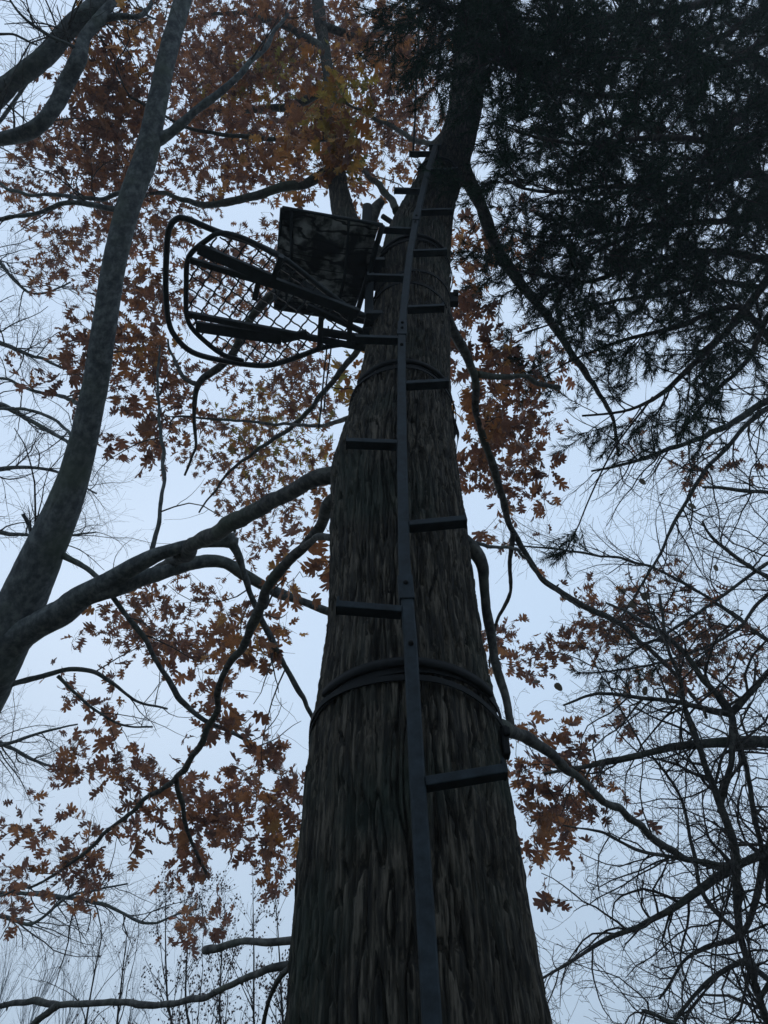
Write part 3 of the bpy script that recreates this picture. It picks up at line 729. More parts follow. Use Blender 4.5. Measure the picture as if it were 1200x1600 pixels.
for t1 in side_twigs(spline(trace([(20, 960, 30, 5.25), (120, 722, 30, 5.4), (163, 510, 30, 5.5)]), 0.3), 8, 0.8, r0=0.005, rscale=0.3):
    ltw.tube(t1[:, :3], t1[:, 3], n=4, cap=False)
ltw.build('twigs', M['twig'], lt, kind='stuff')

# ================================================================ OTHER BARE TREES
def bare_tree(name, loc, label, trunk_pts, limbs, mat, t1=(14, 1.0, 0.007), t2=(5, 0.4, 0.0035), t3=(0, 0.15, 0.002), trunkr=True, spread=55, up=0.1, group=None, jit=0.28, buds=0, leaves=0, tn=8):
    root = empty(name, loc, label, 'tree', group)
    S = spline(np.array(trunk_pts), 0.12); b = MB(); S = ragged(S, 0.03); b.tube(S[:, :3], S[:, 3], n=14); b.build('trunk', mat, root)
    tw = MB(); bd = MB()
    all_l = [S[len(S) // 3:]]
    for lst in limbs:
        lst = np.array(lst); nd_ = np.concatenate([S] + all_l[1:])
        dd_ = np.linalg.norm(nd_[:, :3] - lst[0, :3] + np.array([0, 0, 0.12]), axis=1); kk = int(dd_.argmin())
        if dd_[kk] > 0.14: lst = np.vstack([[*nd_[kk, :3], max(lst[0, 3], min(nd_[kk, 3], lst[0, 3] * 1.3))], lst])
        L = spline(lst, 0.08)
        b = MB(); L = limb(b, L, 0.2); b.build('branch', mat, root)
        all_l.append(L)
    ends = []
    for L in all_l:
        length = np.linalg.norm(np.diff(L[:, :3], axis=0), axis=1).sum()
        n = int(t1[0] * max(0.4, min(1.6, length / 2)))
        for a in side_twigs(L, n, t1[1], r0=t1[2], spread=spread, up=up, jit=jit, seg=8):
            tw.tube(a[:, :3], a[:, 3], n=5, cap=False); ends.append(a)
            for c in side_twigs(a, t2[0], t2[1], r0=t2[2], spread=spread, up=up, jit=jit, seg=5):
                tw.tube(c[:, :3], c[:, 3], n=3, cap=False); ends.append(c)
                for e2 in side_twigs(c, t3[0], t3[1], r0=t3[2], spread=spread, up=up, jit=jit, seg=3, rscale=0.8):
                    tw.tube(e2[:, :3], e2[:, 3], n=3, cap=False); ends.append(e2)
    if buds:
        for _ in range(buds):
            a = random.choice(ends); i = random.randrange(len(a)); p = a[i, :3] + RNG.standard_normal(3) * 0.02
            s = random.uniform(0.4, 1.0) * 0.014
            Vb = np.array([[1, 0, 0], [-1, 0, 0], [0, 1, 0], [0, -1, 0], [0, 0, 1.3], [0, 0, -1.3]]) * s + p
            bd.add(Vb, None, [(0, 2, 4), (2, 1, 4), (1, 3, 4), (3, 0, 4), (2, 0, 5), (1, 2, 5), (3, 1, 5), (0, 3, 5)])
        bd.build('seed_heads', M['seed'], root, kind='stuff')
    tw.build('twigs', M['twig'], root, kind='stuff')
    return root, ends

# limbs at the top left corner
tl = [trace([(-160, 250, 62, 6.0), (-60, 182, 50, 5.9), (0, 137, 43, 5.8), (50, 98, 37, 5.8), (85, 65, 32, 5.9), (110, 38, 30, 5.9), (138, 22, 30, 6.0), (165, -5, 26, 6.1), (190, -60, 24, 6.3)]),
      trace([(-120, 250, 40, 6.0), (-40, 224, 32, 5.8), (0, 212, 27, 5.7), (45, 192, 29, 5.6), (80, 160, 28, 5.6), (105, 122, 27, 5.7), (130, 88, 25, 5.7), (142, 60, 22, 5.8), (165, 32, 20, 5.9), (185, 0, 16, 6.0), (200, -40, 12, 6.2)]),
      trace([(160, 30, 14, 5.9), (185, 24, 12, 5.9), (210, 26, 10, 5.9), (230, 15, 9, 6.0), (240, -10, 7, 6.1)]),
      trace([(15, 0, 4, 5.4), (30, 20, 5, 5.4), (60, 45, 6, 5.5), (95, 62, 6, 5.6), (130, 78, 5, 5.7)])[::-1].copy(),
      trace([(-60, 80, 6, 5.8), (0, 52, 5, 5.8), (50, 68, 4, 5.8), (60, 70, 3, 5.8)])]
bare_tree('lichened_tree', (-6.2, 2.5, 0), 'tree leaning in at the top left corner with two thick crooked lichened limbs', [[-6.2, 2.5, -0.1, 0.34], [-5.9, 2.5, 2.5, 0.28], [-5.3, 2.4, 5.0, 0.24], [*tl[0][0, :3], 0.17]],
          tl, M['grey_bark'], t1=(14, 0.8, 0.008), t2=(5, 0.35, 0.0045), tn=14)

# crab apple like tangle at the lower right
def T(l): return trace(l)
rr_ = [np.array([[2.75, 4.75, -0.1, 0.085], *[list(q) for q in T([(1330, 1560, 26, 4.95), (1318, 1400, 25, 4.9), (1312, 1290, 24, 4.85), (1308, 1165, 20, 4.95), (1300, 1040, 16, 5.2), (1330, 900, 10, 5.6)])]]),
       T([(1290, 1165, 28, 4.9), (1200, 1158, 24, 4.8), (1130, 1160, 20, 4.75), (1062, 1165, 15, 4.7), (1000, 1183, 12, 4.7), (930, 1195, 9, 4.7), (850, 1207, 5, 4.7)]),
       T([(1290, 1290, 22, 4.8), (1200, 1330, 19, 4.7), (1150, 1352, 17, 4.6), (1100, 1382, 14, 4.55), (1050, 1420, 12, 4.5), (1000, 1448, 10, 4.5), (948, 1472, 8, 4.45), (900, 1500, 6, 4.4), (845, 1527, 4, 4.4)]),
       T([(1195, 1350, 17, 4.7), (1187, 1390, 13, 4.6), (1175, 1430, 12, 4.55), (1158, 1462, 10, 4.5), (1110, 1478, 8, 4.4), (1070, 1500, 6, 4.3), (1030, 1560, 4, 4.3)]),
       T([(1125, 1270, 10, 4.6), (1140, 1180, 12, 4.6), (1142, 1110, 13, 4.7), (1090, 1052, 11, 4.7), (1045, 995, 9, 4.8), (985, 960, 6, 5.0), (950, 940, 4, 5.2)]),
       T([(1142, 1115, 12, 4.7), (1080, 1102, 9, 4.7), (1010, 1092, 8, 4.7), (940, 1085, 6, 4.8), (880, 1100, 4, 4.9)]),
       T([(1142, 1115, 12, 4.7), (1180, 1070, 10, 4.7), (1215, 1030, 10, 4.7)]),
       T([(1100, 1190, 10, 4.6), (1075, 1120, 9, 4.7), (1062, 1060, 8, 4.8), (1040, 1000, 7, 4.9), (1030, 930, 5, 5.1)]),
       T([(1142, 1115, 10, 4.7), (1170, 1220, 10, 4.6), (1190, 1330, 9, 4.6)]),
       T([(1155, 1460, 9, 4.4), (1100, 1400, 8, 4.5), (1080, 1320, 7, 4.6), (1060, 1240, 6, 4.7), (1020, 1180, 4, 4.8)]),
       T([(1150, 1350, 9, 4.5), (1080, 1345, 8, 4.4), (1000, 1330, 7, 4.4), (940, 1300, 5, 4.4), (880, 1290, 3, 4.4)]),
       T([(1170, 1500, 10, 4.4), (1100, 1540, 8, 4.4), (1050, 1600, 6, 4.3)]),
       T([(1250, 1590, 10, 4.0), (1120, 1620, 8, 3.9), (1060, 1600, 8, 3.8), (1005, 1578, 7, 3.7)]),
       T([(1185, 1560, 9, 4.4), (1230, 1480, 9, 4.5), (1200, 1400, 8, 4.6), (1210, 1250, 7, 4.8)])]
thorn, ends = bare_tree('bare_tree', (1.95, 4.3, 0), 'small crooked bare tree, a tangle of dark twigs at the lower right', [[1.95, 4.3, -0.1, 0.10], *[list(r) for r in T([(1230, 1680, 18, 4.45), (1198, 1592, 15, 4.45), (1178, 1530, 12, 4.45), (1157, 1465, 13, 4.5), (1152, 1400, 15, 4.5), (1150, 1345, 17, 4.55), (1136, 1285, 15, 4.55), (1116, 1232, 13, 4.6), (1100, 1190, 12, 4.6), (1085, 1140, 9, 4.7), (1060, 1080, 6, 4.9)])]],
      rr_, M['oak_limb'], t1=(24, 0.85, 0.0085), t2=(8, 0.34, 0.0046), t3=(3, 0.09, 0.0030), spread=60, up=0.05, jit=0.36)
# its round leaves
rl = []
for k in range(10):
    a = k / 10 * 2 * math.pi; rl.append((0.40 * math.sin(a) * (1 if a < math.pi else 1), 0.5 - 0.5 * math.cos(a), 0.05 * math.cos(2 * a)))
Vr = np.array(rl + [(0, 0.5, -0.06)]); Tr = np.array([(10, k, (k + 1) % 10) for k in range(10)])
rme = raw_mesh('leaf', Vr, [Tr], M['leaf'], True, np.broadcast_to((0.10, 0.085, 0.06), (11, 3)))
for (px, py, D) in [(1018, 1064, 4.7), (1009, 1072, 4.8), (1119, 883, 5), (999, 752, 5), (967, 920, 4.9), (985, 938, 4.9), (831, 1065, 4.6), (866, 1072, 4.6), (1003, 928, 4.9), (1110, 1100, 4.6), (1100, 1108, 4.6), (1085, 1130, 4.6), (1036, 772, 5), (1075, 788, 5)]:
    o = bpy.data.objects.new('leaf', rme); COL.objects.link(o); o.parent = thorn
    p = P(px, py, D)
    o.location = p - np.array([1.95, 4.3, 0]); s = random.uniform(0.05, 0.075); o.scale = (s, s, s)
    o.rotation_euler = (random.uniform(-2.6, -1.6), random.uniform(-0.6, 0.6), random.uniform(0, 6.28))

# taller bare tree further back on the right: its boughs cross the gap under the pine
hb = [T([(1330, 560, 22, 8.0), (1200, 625, 14, 7.6), (1150, 655, 12, 7.4), (1100, 680, 10, 7.2), (1040, 705, 8, 7.0), (985, 722, 6, 6.9), (925, 737, 4, 6.8)]),
      T([(1330, 600, 14, 7.8), (1200, 640, 9, 7.5), (1135, 700, 8, 7.3), (1090, 750, 7, 7.1), (1052, 820, 6, 7.0), (1020, 885, 5, 6.9), (975, 960, 3, 6.9)]),
      T([(1330, 760, 9, 7.8), (1200, 768, 7, 7.5), (1150, 765, 7, 7.4), (1098, 761, 5, 7.3)]),
      T([(1330, 980, 12, 7.6), (1200, 900, 8, 7.4), (1150, 872, 7, 7.3), (1118, 845, 6, 7.3), (1100, 815, 4, 7.3)]),
      T([(1330, 820, 10, 7.8), (1200, 880, 7, 7.5), (1120, 940, 6, 7.4), (1040, 990, 5, 7.3), (960, 1040, 3, 7.2)]),
      T([(1330, 1050, 12, 7.8), (1200, 1000, 8, 7.6), (1100, 930, 6, 7.4), (1000, 880, 5, 7.3), (880, 860, 4, 7.2), (800, 850, 3, 7.1)]),
      T([(1330, 700, 10, 8), (1220, 560, 8, 7.8), (1160, 480, 7, 7.6), (1100, 420, 5, 7.4)])]
bare_tree('tall_bare_tree', (5.4, 6.0, 0), 'bare tree with long thin boughs crossing the sky just below the pine', [[5.4, 6.0, -0.1, 0.24], [5.3, 5.8, 3.0, 0.2], [5.1, 5.3, 6.0, 0.17], [5.0, 4.6, 8.0, 0.13], [4.9, 4.2, 10, 0.08]],
      hb, M['grey_bark'], t1=(18, 1.1, 0.0085), t2=(6, 0.55, 0.005), t3=(2, 0.22, 0.0036), spread=50, up=0.0, jit=0.3)

# pale bare tree beyond the left edge, fog between
lb = [T([(-150, 470, 16, 10.5), (-40, 520, 10, 10.4), (60, 560, 6, 10.2), (150, 590, 3, 10)]), T([(-150, 620, 16, 10.5), (-30, 620, 11, 10.2), (60, 665, 8, 9.8), (130, 700, 5, 9.4)]),
      T([(-150, 780, 14, 10.4), (-40, 740, 9, 10.2), (60, 730, 6, 10), (150, 770, 3, 9.8)]), T([(-150, 800, 12, 10.4), (0, 830, 8, 10), (90, 840, 5, 9.6), (150, 830, 3, 9.4)]),
      T([(-150, 1040, 12, 10.4), (-40, 1130, 9, 10), (60, 1190, 5, 9.6), (110, 1200, 3, 9.4)]), T([(-150, 1250, 14, 10), (-40, 1180, 9, 9.8), (40, 1150, 6, 9.5), (120, 1130, 3, 9.3)]),
      T([(-150, 1390, 14, 9), (-20, 1395, 9, 8.8), (70, 1398, 7, 8.6), (150, 1410, 6, 8.4), (230, 1443, 5, 8.2), (310, 1420, 3, 8)]),
      T([(-150, 1470, 14, 9), (-20, 1430, 9, 8.8), (50, 1440, 6, 8.6), (110, 1400, 5, 8.4), (200, 1380, 3, 8.2)]),
      T([(-150, 300, 14, 10.5), (-50, 250, 10, 10.4), (20, 160, 7, 10.2), (80, 80, 5, 10)]), T([(-150, 400, 12, 10.4), (-20, 400, 7, 10.2), (50, 460, 5, 10), (110, 440, 3, 9.8)])]
bare_tree('pale_bare_tree', (-7.6, 7.6, 0), 'thin pale bare tree beyond the left edge, its fine twigs greyed by fog', [[-7.6, 7.6, -0.1, 0.26], [-7.4, 7.4, 3.0, 0.22], [-7.2, 6.6, 6.0, 0.18], [-7.1, 5.4, 9.0, 0.13], [-7.0, 4.6, 11.5, 0.08]],
      lb, M['grey_bark'], t1=(14, 1.1, 0.010), t2=(6, 0.6, 0.0062), t3=(3, 0.28, 0.0045), spread=48, up=0.05, jit=0.25)

# saplings with seed heads behind the low branches
sap = [(300, 1600, 300, 1380, 9.0), (345, 1600, 352, 1400, 9.5), (390, 1600, 395, 1370, 9.2), (440, 1600, 430, 1390, 8.7), (268, 1600, 258, 1385, 9.8), (170, 1600, 200, 1445, 8.5), (120, 1600, 160, 1460, 9.0)]
desc = ['slim sapling in the middle of the seed covered clump', 'slim sapling of the clump, second left from the oak side pair', 'tallest slim sapling of the clump beneath the cut stub', 'slim seed covered sapling closest to the oak trunk', 'lone straight slim sapling at the left edge of the seeded clump', 'forked dark sapling rising through the low bare branch', 'leftmost forked sapling crossing the low branch at the lower left']
for k, (x0, y0, x1, y1, D) in enumerate(sap):
    top = P(x1, y1, D); basep = P(x0, 1720, D * 0.97); g = np.array([basep[0], basep[1] * 1.0, -0.1])
    tp = np.array([[*g, 0.03], [*(basep), 0.02], [*((basep + top) / 2 + RNG.standard_normal(3) * 0.05), 0.012], [*top, 0.003]])
    lim = [s_ for s_ in side_twigs(spline(tp, 0.2), 9, 1.5, spread=28, up=0.5, jit=0.16, r0=0.008, tmin=0.35)]
    bare_tree('sapling', tuple(g), desc[k], tp, lim, M['twig'], t1=(10, 0.5, 0.006), t2=(5, 0.22, 0.0042), spread=35, up=0.3, group='saplings behind the low branches', jit=0.14, buds=800 if k < 5 else 60, tn=5)

# far foggy brush in the lower left corner
far = [(20, 1500, 66, 'foggy bare tree at the extreme lower left corner'), (75, 1505, 74, 'faint foggy bare tree with upswept twigs, second from the left edge'), (125, 1520, 70, 'faint foggy bare tree just left of the forked saplings'), (215, 1545, 82, 'faintest foggy bare treetop between the saplings and the stub'), (-40, 1520, 62, 'foggy bare tree cut by the left picture edge')]
for px, py, D, lab in far:
    top = P(px, py, D); g = np.array([top[0], top[1], -0.2])
    tp = np.array([[*g, 0.25], [*(g * 0.5 + top * 0.5), 0.14], [*top, 0.02]])
    lim = side_twigs(spline(tp, 1.2), 22, 8.0, spread=26, up=0.8, jit=0.08, r0=0.07, tmin=0.3)
    bare_tree('distant_tree', tuple(g), lab, tp, lim, M['grey_bark'], t1=(4, 3.8, 0.026), t2=(4, 2.0, 0.014), spread=24, up=0.5, group='foggy trees far behind', jit=0.1, tn=5)

# ================================================================ THE PINE
PT = (5.3, 2.3)
pine = empty('pine_tree', (PT[0], PT[1], 0), 'dark green pine whose needled boughs fill the upper right corner', 'tree')
b = MB(); S = ragged(spline(np.array([[*PT, -0.1, 0.30], [PT[0], PT[1], 4, 0.24], [PT[0] + .05, PT[1], 8, 0.19], [PT[0], PT[1], 12, 0.12], [PT[0], PT[1], 16, 0.05]]), 0.15), 0.02)
b.tube(S[:, :3], S[:, 3], n=20); b.build('trunk', M['pine_bark'], pine)
PB = [
 [(1235, 60, 22, 8.2), (1150, 96, 18, 7.6), (1060, 128, 15, 7.0), (1000, 145, 13, 6.6), (930, 150, 11, 6.2), (850, 130, 9, 5.8), (780, 95, 7, 5.4), (725, 50, 4, 5.1)],
 [(1235, 285, 20, 7.8), (1175, 272, 17, 7.2), (1100, 280, 14, 6.6), (1020, 290, 11, 6.2), (940, 292, 9, 5.8), (870, 300, 7, 5.4), (810, 292, 5, 5.1), (780, 270, 3, 5)],
 [(1235, 130, 18, 8.0), (1150, 190, 14, 7.2), (1090, 260, 10, 6.8), (1040, 340, 8, 6.4), (960, 380, 6, 6.1), (880, 420, 4, 5.8)],
 [(1245, 380, 20, 7.6), (1190, 450, 16, 7.2), (1140, 512, 14, 6.9), (1090, 562, 12, 6.6), (1040, 610, 9, 6.3), (985, 640, 6, 6.1), (910, 650, 4, 6.0)],
 [(1235, -40, 20, 9), (1100, 5, 16, 8), (960, 30, 12, 7), (830, 30, 9, 6.2), (720, 10, 6, 5.6), (650, 20, 3, 5.2)],
 [(1235, 400, 18, 7.6), (1120, 392, 13, 7.0), (1010, 410, 10, 6.5), (920, 440, 8, 6.1), (840, 430, 5, 5.8), (765, 410, 3, 5.6)],
 [(1240, 520, 16, 7.4), (1150, 480, 12, 7.0), (1060, 510, 10, 6.6), (980, 530, 7, 6.3), (900, 560, 4, 6.1), (850, 590, 3, 6)],
 [(1235, 210, 18, 7.8), (1140, 220, 14, 7.0), (1030, 215, 11, 6.3), (920, 225, 8, 5.7), (840, 215, 6, 5.2), (785, 195, 3, 4.9)],
 [(1235, 330, 16, 7.8), (1130, 345, 12, 7.0), (1020, 350, 9, 6.4), (920, 365, 7, 5.9), (840, 370, 5, 5.6), (780, 350, 3, 5.4)],
 [(1235, 10, 16, 8.4), (1120, 60, 12, 7.6), (1000, 80, 10, 6.8), (880, 80, 8, 6.0), (790, 50, 5, 5.4), (715, 75, 3, 5)],
 [(1240, 460, 14, 7.3), (1170, 560, 9, 6.9), (1110, 620, 7, 6.7), (1060, 680, 4, 6.6)],
 [(1240, 900, 8, 7.0), (1150, 985, 6, 6.4), (1050, 1030, 5, 5.9), (960, 1048, 4, 5.5), (900, 1052, 2.5, 5.3)],
 [(1020, 620, 4, 6.3), (960, 700, 3.5, 6.2), (925, 770, 3, 6.1), (900, 830, 2.5, 6.0), (880, 868, 2, 6.0)],
 [(1190, 450, 12, 7.2), (1120, 440, 9, 6.9), (1050, 460, 8, 6.6), (960, 470, 6, 6.3), (880, 500, 4, 6.1), (820, 520, 3, 6.0)],
]
dens = [1.25, 1.05, 0.9, 0.7, 1.45, 1.0, 0.6, 1.3, 1.1, 1.4, 0.35, 0, 0, 0.8]
ntw = MB(); needle_src = []
for bi_, lst in enumerate(PB):
    L = trace(lst)
    if bi_ not in (12, 13):
        p0 = L[0, :3]; z0 = p0[2] - 0.5
        L = np.vstack([[PT[0], PT[1], z0, L[0, 3] * 1.2], L])
    L = ragged(spline(L, 0.10), 0.04)
    b = MB(); b.tube(L[:, :3], L[:, 3], n=8); b.build('branch', M['pine_bark'], pine)
    dn = dens[bi_]
    if bi_ in (11, 12):
        for t1 in side_twigs(L, 18, 0.32, r0=0.003, spread=50, up=-0.1, jit=0.12, tmin=0.80 if bi_ == 11 else 0.78, seg=4): needle_src.append(t1); ntw.tube(t1[:, :3], t1[:, 3], n=3, cap=False)
        needle_src.append(L[int(len(L) * 0.87):])
        continue
    length = np.linalg.norm(np.diff(L[:, :3], axis=0), axis=1).sum()
    for t1 in side_twigs(L, int(12 * length * dn), 0.85, r0=0.008, spread=52, up=0.0, jit=0.16, tmin=0.16, seg=6, droop=0.03):
        ntw.tube(t1[:, :3], t1[:, 3], n=4, cap=False)
        if random.random() < 0.9: needle_src.append(t1[2:])
        for t2 in side_twigs(t1, 7, 0.30, r0=0.0032, spread=48, up=-0.02, jit=0.14, tmin=0.2, seg=4, droop=0.04):
            ntw.tube(t2[:, :3], t2[:, 3], n=3, cap=False); needle_src.append(t2)
ntw.build('twigs', M['pine_bark'], pine, kind='stuff')
base_p = []; base_t = []
for s_ in needle_src:
    seg = s_[1:, :3] - s_[:-1, :3]; ln = np.linalg.norm(seg, axis=1)
    tot = ln.sum(); n = int(tot * 275)
    if n < 3: continue
    cum = np.r_[0, np.cumsum(ln)]
    f = RNG.random(n) * tot * 0.88 + tot * 0.12
    i = np.clip(np.searchsorted(cum, f) - 1, 0, len(ln) - 1)
    fr = ((f - cum[i]) / ln[i])[:, None]
    base_p.append(s_[i, :3] * (1 - fr) + s_[i + 1, :3] * fr); base_t.append(seg[i] / ln[i][:, None])
bp_ = np.concatenate(base_p); bt_ = np.concatenate(base_t); n = len(bp_)
print('needles', n)
rnd = unit(RNG.standard_normal((n, 3))); perp = unit(rnd - bt_ * (rnd * bt_).sum(1, keepdims=True))
ang = np.radians(RNG.uniform(22, 58, n))[:, None]
nd = bt_ * np.cos(ang) + perp * np.sin(ang); nd[:, 2] -= 0.12; nd = unit(nd)
nl = RNG.uniform(0.045, 0.085, n)[:, None]
wv = unit(np.cross(nd, RNG.standard_normal((n, 3)))) * 0.0024
Vn = np.stack([bp_ - wv, bp_ + wv, bp_ + nd * nl * 0.55 + wv * 0.9 , bp_ + nd * nl + np.array([0, 0, -0.003])], 1).reshape(-1, 3)
k4 = np.arange(n)[:, None] * 4
qn = np.concatenate([k4 + np.array([0, 1, 2]), k4 + np.array([0, 2, 3])])
gcol = np.repeat(np.array([0.009, 0.034, 0.014]) * RNG.uniform(0.6, 1.5, (n, 1)), 4, axis=0)
nm = raw_mesh('needles', Vn, [qn], M['needle'], False, gcol)
no = link_part('needles', nm, pine); no['kind'] = 'stuff'

# ================================================================ THE LADDER
def ladder_x(py):   # centre line of the pole in the photo
    return np.interp(py, [228, 270, 340, 400, 460, 520, 540, 700, 900, 930, 1000, 1200, 1400, 1600, 1700], [681, 668, 651, 640, 633, 628, 627.5, 628, 632, 635, 641, 651, 663, 675, 682])
def ladder_y(py):
    return np.interp(py, [228, 300, 380, 480, 540, 600, 700, 900, 1200, 1600], [1.63, 1.655, 1.665, 1.69, 1.69, 1.685, 1.655, 1.62, 1.60, 1.585])
def lad(py, dx=0.0): return PY(ladder_x(py) + dx, py, ladder_y(py))
ladder = empty('climbing_ladder', tuple(PY(690, 1700, 1.58) * np.array([1, 1, 0])), 'dark steel single pole climbing ladder with alternating rungs strapped up the oak trunk', 'ladder')
HW = 0.0180
def pole_section(pys, name='pole'):
    """square tube through the points, one side facing the viewer"""
    P_ = np.array([lad(p) for p in pys]); m = len(P_)
    T_ = unit(np.gradient(P_, axis=0)); Xa = unit(np.cross(np.cross(T_, [1.0, 0, 0]), T_)); Ya = np.cross(T_, Xa)
    b = MB(); c = 0.004
    prof = [(-HW, -HW + c), (-HW + c, -HW), (HW - c, -HW), (HW, -HW + c), (HW, HW - c), (HW - c, HW), (-HW + c, HW), (-HW, HW - c)]
    Vv = np.concatenate([[p + a * x + bb * y for a, bb in prof] for p, x, y in zip(P_, Xa, Ya)])
    n = 8; i = np.arange(m - 1)[:, None] * n; j = np.arange(n)[None, :]; j2 = (j + 1) % n
    q = np.stack([i + j, i + j2, i + n + j2, i + n + j], -1).reshape(-1, 4)
    k = len(Vv); Vv = np.vstack([Vv, P_[0], P_[-1]])
    tr = [(k, (jj + 1) % n, jj) for jj in range(n)] + [(k + 1, (m - 1) * n + jj, (m - 1) * n + (jj + 1) % n) for jj in range(n)]
    b.add(Vv, q, tr); return b.build(name, M['steel'], ladder, smooth=False)
# ground piece + three visible sections
g0 = lad(1700)
b = MB(); b.box((g0[0] + 0.01, g0[1], g0[2] / 2 - 0.02), (HW, 0, 0), (0, HW, 0), (0, 0, g0[2] / 2 + 0.02)); b.build('pole', M['steel'], ladder, smooth=False)
pole_section([1700, 1600, 1500, 1400, 1300, 1200, 1100, 1000, 934])
pole_section([928, 880, 800, 700, 620, 560, 524])
pole_section([516, 480, 440, 400, 370, 345])
pole_section([338, 320, 300, 280, 260, 245, 231])
# sleeves at the joints
for (a_, b_2) in ((942, 906), (528, 508), (348, 333)):
    p0, p1 = lad(a_), lad(b_2); t_ = unit(p1 - p0); x_ = np.array([1.0, 0, 0]); x_ = unit(x_ - t_ * np.dot(x_, t_)); y_ = np.cross(t_, x_)
    b = MB(); b.box((p0 + p1) / 2, x_ * (HW + 0.004), y_ * (HW + 0.004), t_ * np.linalg.norm(p1 - p0) / 2)
    b.build('joint_sleeve', M['steel'], ladder, smooth=False, bevel=0.002)
# bolts
for py in (1012, 918, 545, 519, 511, 352, 343):
    p = lad(py) + np.array([0, -HW - 0.006, 0]); b = MB()
    b.tube([p + np.array([0, 0.006, 0]), p, p + np.array([0, -0.005, 0])], [0.008, 0.008, 0.006], n=8)
    b.build('bolt', M['strap'], ladder)
# rungs: py at the pole, side, tilt up, length
RUNGS = [(1228, 1, 9, .185), (958, -1, 4.5, .182), (824, 1, 6, .183), (696, -1, 1.5, .185), (603, 1, 3, .175), (532, -1, 0, .19), (484, 1, 2, .175), (435, -1, 0, .185), (396, 1, 1, .18), (361, -1, 0, .18), (332, 1, 0, .19), (299, -1, -1, .165), (268, 1, 0, .18), (241, -1, -3, .15)]
for py, sg, tilt, ln in RUNGS:
    c = lad(py); a = math.radians(tilt)
    d = np.array([sg * math.cos(a), -0.03, math.sin(a)]); d = unit(d)
    upv = np.array([-d[2] * 1.0 * (1 if sg > 0 else 1), 0, d[0]]); upv = unit(np.cross(np.array([0, 1.0, 0]), d)); upv = upv if upv[2] > 0 else -upv
    fw = unit(np.cross(d, upv))
    s0 = c + d * (HW + 0.001); s1 = c + d * (HW + ln)
    b = MB()
    # rolled channel: plate on top, two lips, closed end
    mid = (s0 + s1) / 2; h = ln / 2
    b.box(mid, d * h, fw * 0.019, upv * 0.012)
    b.box(mid - upv * 0.0185, d * h, fw * 0.002 * 1.0 + 0, upv * 0.006) if False else None
    r_ = b.build('rung', M['steel'], ladder, smooth=False, bevel=0.003)
    # toe stop at the tip
    b = MB(); b.box(s1 + d * 0.0015 + upv * 0.006, d * 0.003, fw * 0.020, upv * 0.019); t_ = b.build('rung_stop', M['steel'], ladder, smooth=False)
    loc = np.array(ladder.location)
    t_.parent = r_; t_.location = (0, 0, 0)
# top cross piece
c = lad(231); b = MB(); b.box(c + np.array([0.0, -0.002, 0.012]), (0.045, 0, 0), (0, 0.018, 0), (0, 0, 0.010)); b.build('top_plate', M['steel'], ladder, smooth=False, bevel=0.002)

# standoff brackets and straps round the trunk
def ring(mb, z, r_off, half_w, thick, a0=0, a1=2 * math.pi, n=72, tiltx=0.0, sag=0.0, wob=0.0):
    cc = trunk_at(z)
    aa = np.linspace(a0, a1, n); V_ = []
    for k_, a in enumerate(aa):
        r = cc[3] + r_off + wob * math.sin(a * 5 + z * 3)
        dirv = np.array([math.sin(a), -math.cos(a), 0])      # a = 0 faces the viewer
        zz = z + tiltx * math.sin(a) + sag * (1 - math.cos(a)) * 0.5
        pz = trunk_at(zz)
        p = np.array([pz[0], pz[1], zz]) + dirv * (pz[3] + r_off + wob * math.sin(a * 5))
        for (dr, dz) in ((0, -half_w), (thick, -half_w), (thick, half_w), (0, half_w)):
            V_.append(p + dirv * dr + np.array([0, 0, dz]))
    i = np.arange(n - 1)[:, None] * 4; j = np.arange(4)[None, :]; j2 = (j + 1) % 4
    q = np.stack([i + j, i + j2, i + 4 + j2, i + 4 + j], -1).reshape(-1, 4)
    mb.add(V_, q, None)
def strap_at(py, Yf, off=0.004, hw=0.0125, **k):
    z = PY(640, py, Yf)[2]
    b = MB(); ring(b, z, off + 0.006, hw, 0.004, **k); b.build('strap', M['strap'], ladder, smooth=False); return z
for py, two in ((1045, True), (572, True), (374, True), (252, False)):
    zf = None
    # find height whose front face projects to py
    for it in range(3):
        Yf = (trunk_at(zf)[1] - trunk_at(zf)[3]) if zf else 1.72
        zf = PY(640, py, Yf)[2]
    b = MB(); ring(b, zf - 0.012, 0.013, 0.012, 0.005, tiltx=0.016, sag=-0.09); b.build('strap', M['strap'], ladder, smooth=False)
    if two:
        b = MB(); ring(b, zf - 0.045, 0.019, 0.009, 0.004, tiltx=-0.015, sag=-0.06, wob=0.004); b.build('strap', M['strap'], ladder, smooth=False)
    # V bracket: curved steel bow touching the bark on both sides
    c = trunk_at(zf); fr = np.array([c[0], c[1] - c[3] - 0.012, zf])
    pl = np.array([np.interp(zf, [lad(p)[2] for p in range(1700, 220, -10)], [lad(p)[0] for p in range(1700, 220, -10)]), np.interp(zf, [lad(p)[2] for p in range(1700, 220, -10)], [lad(p)[1] for p in range(1700, 220, -10)]), zf])
    b = MB(); ring(b, zf + 0.006, 0.019, 0.013, 0.012, a0=-0.95, a1=0.95, n=30, sag=-0.10)
    mid_ = (pl + fr) / 2; b.box(mid_ + np.array([0, 0.0, 0.006]), (0.015, 0, 0), (0, abs(pl[1] - fr[1]) / 2 + 0.004, 0), (0, 0, 0.014))
    b.build('bracket', M['strap'], ladder)
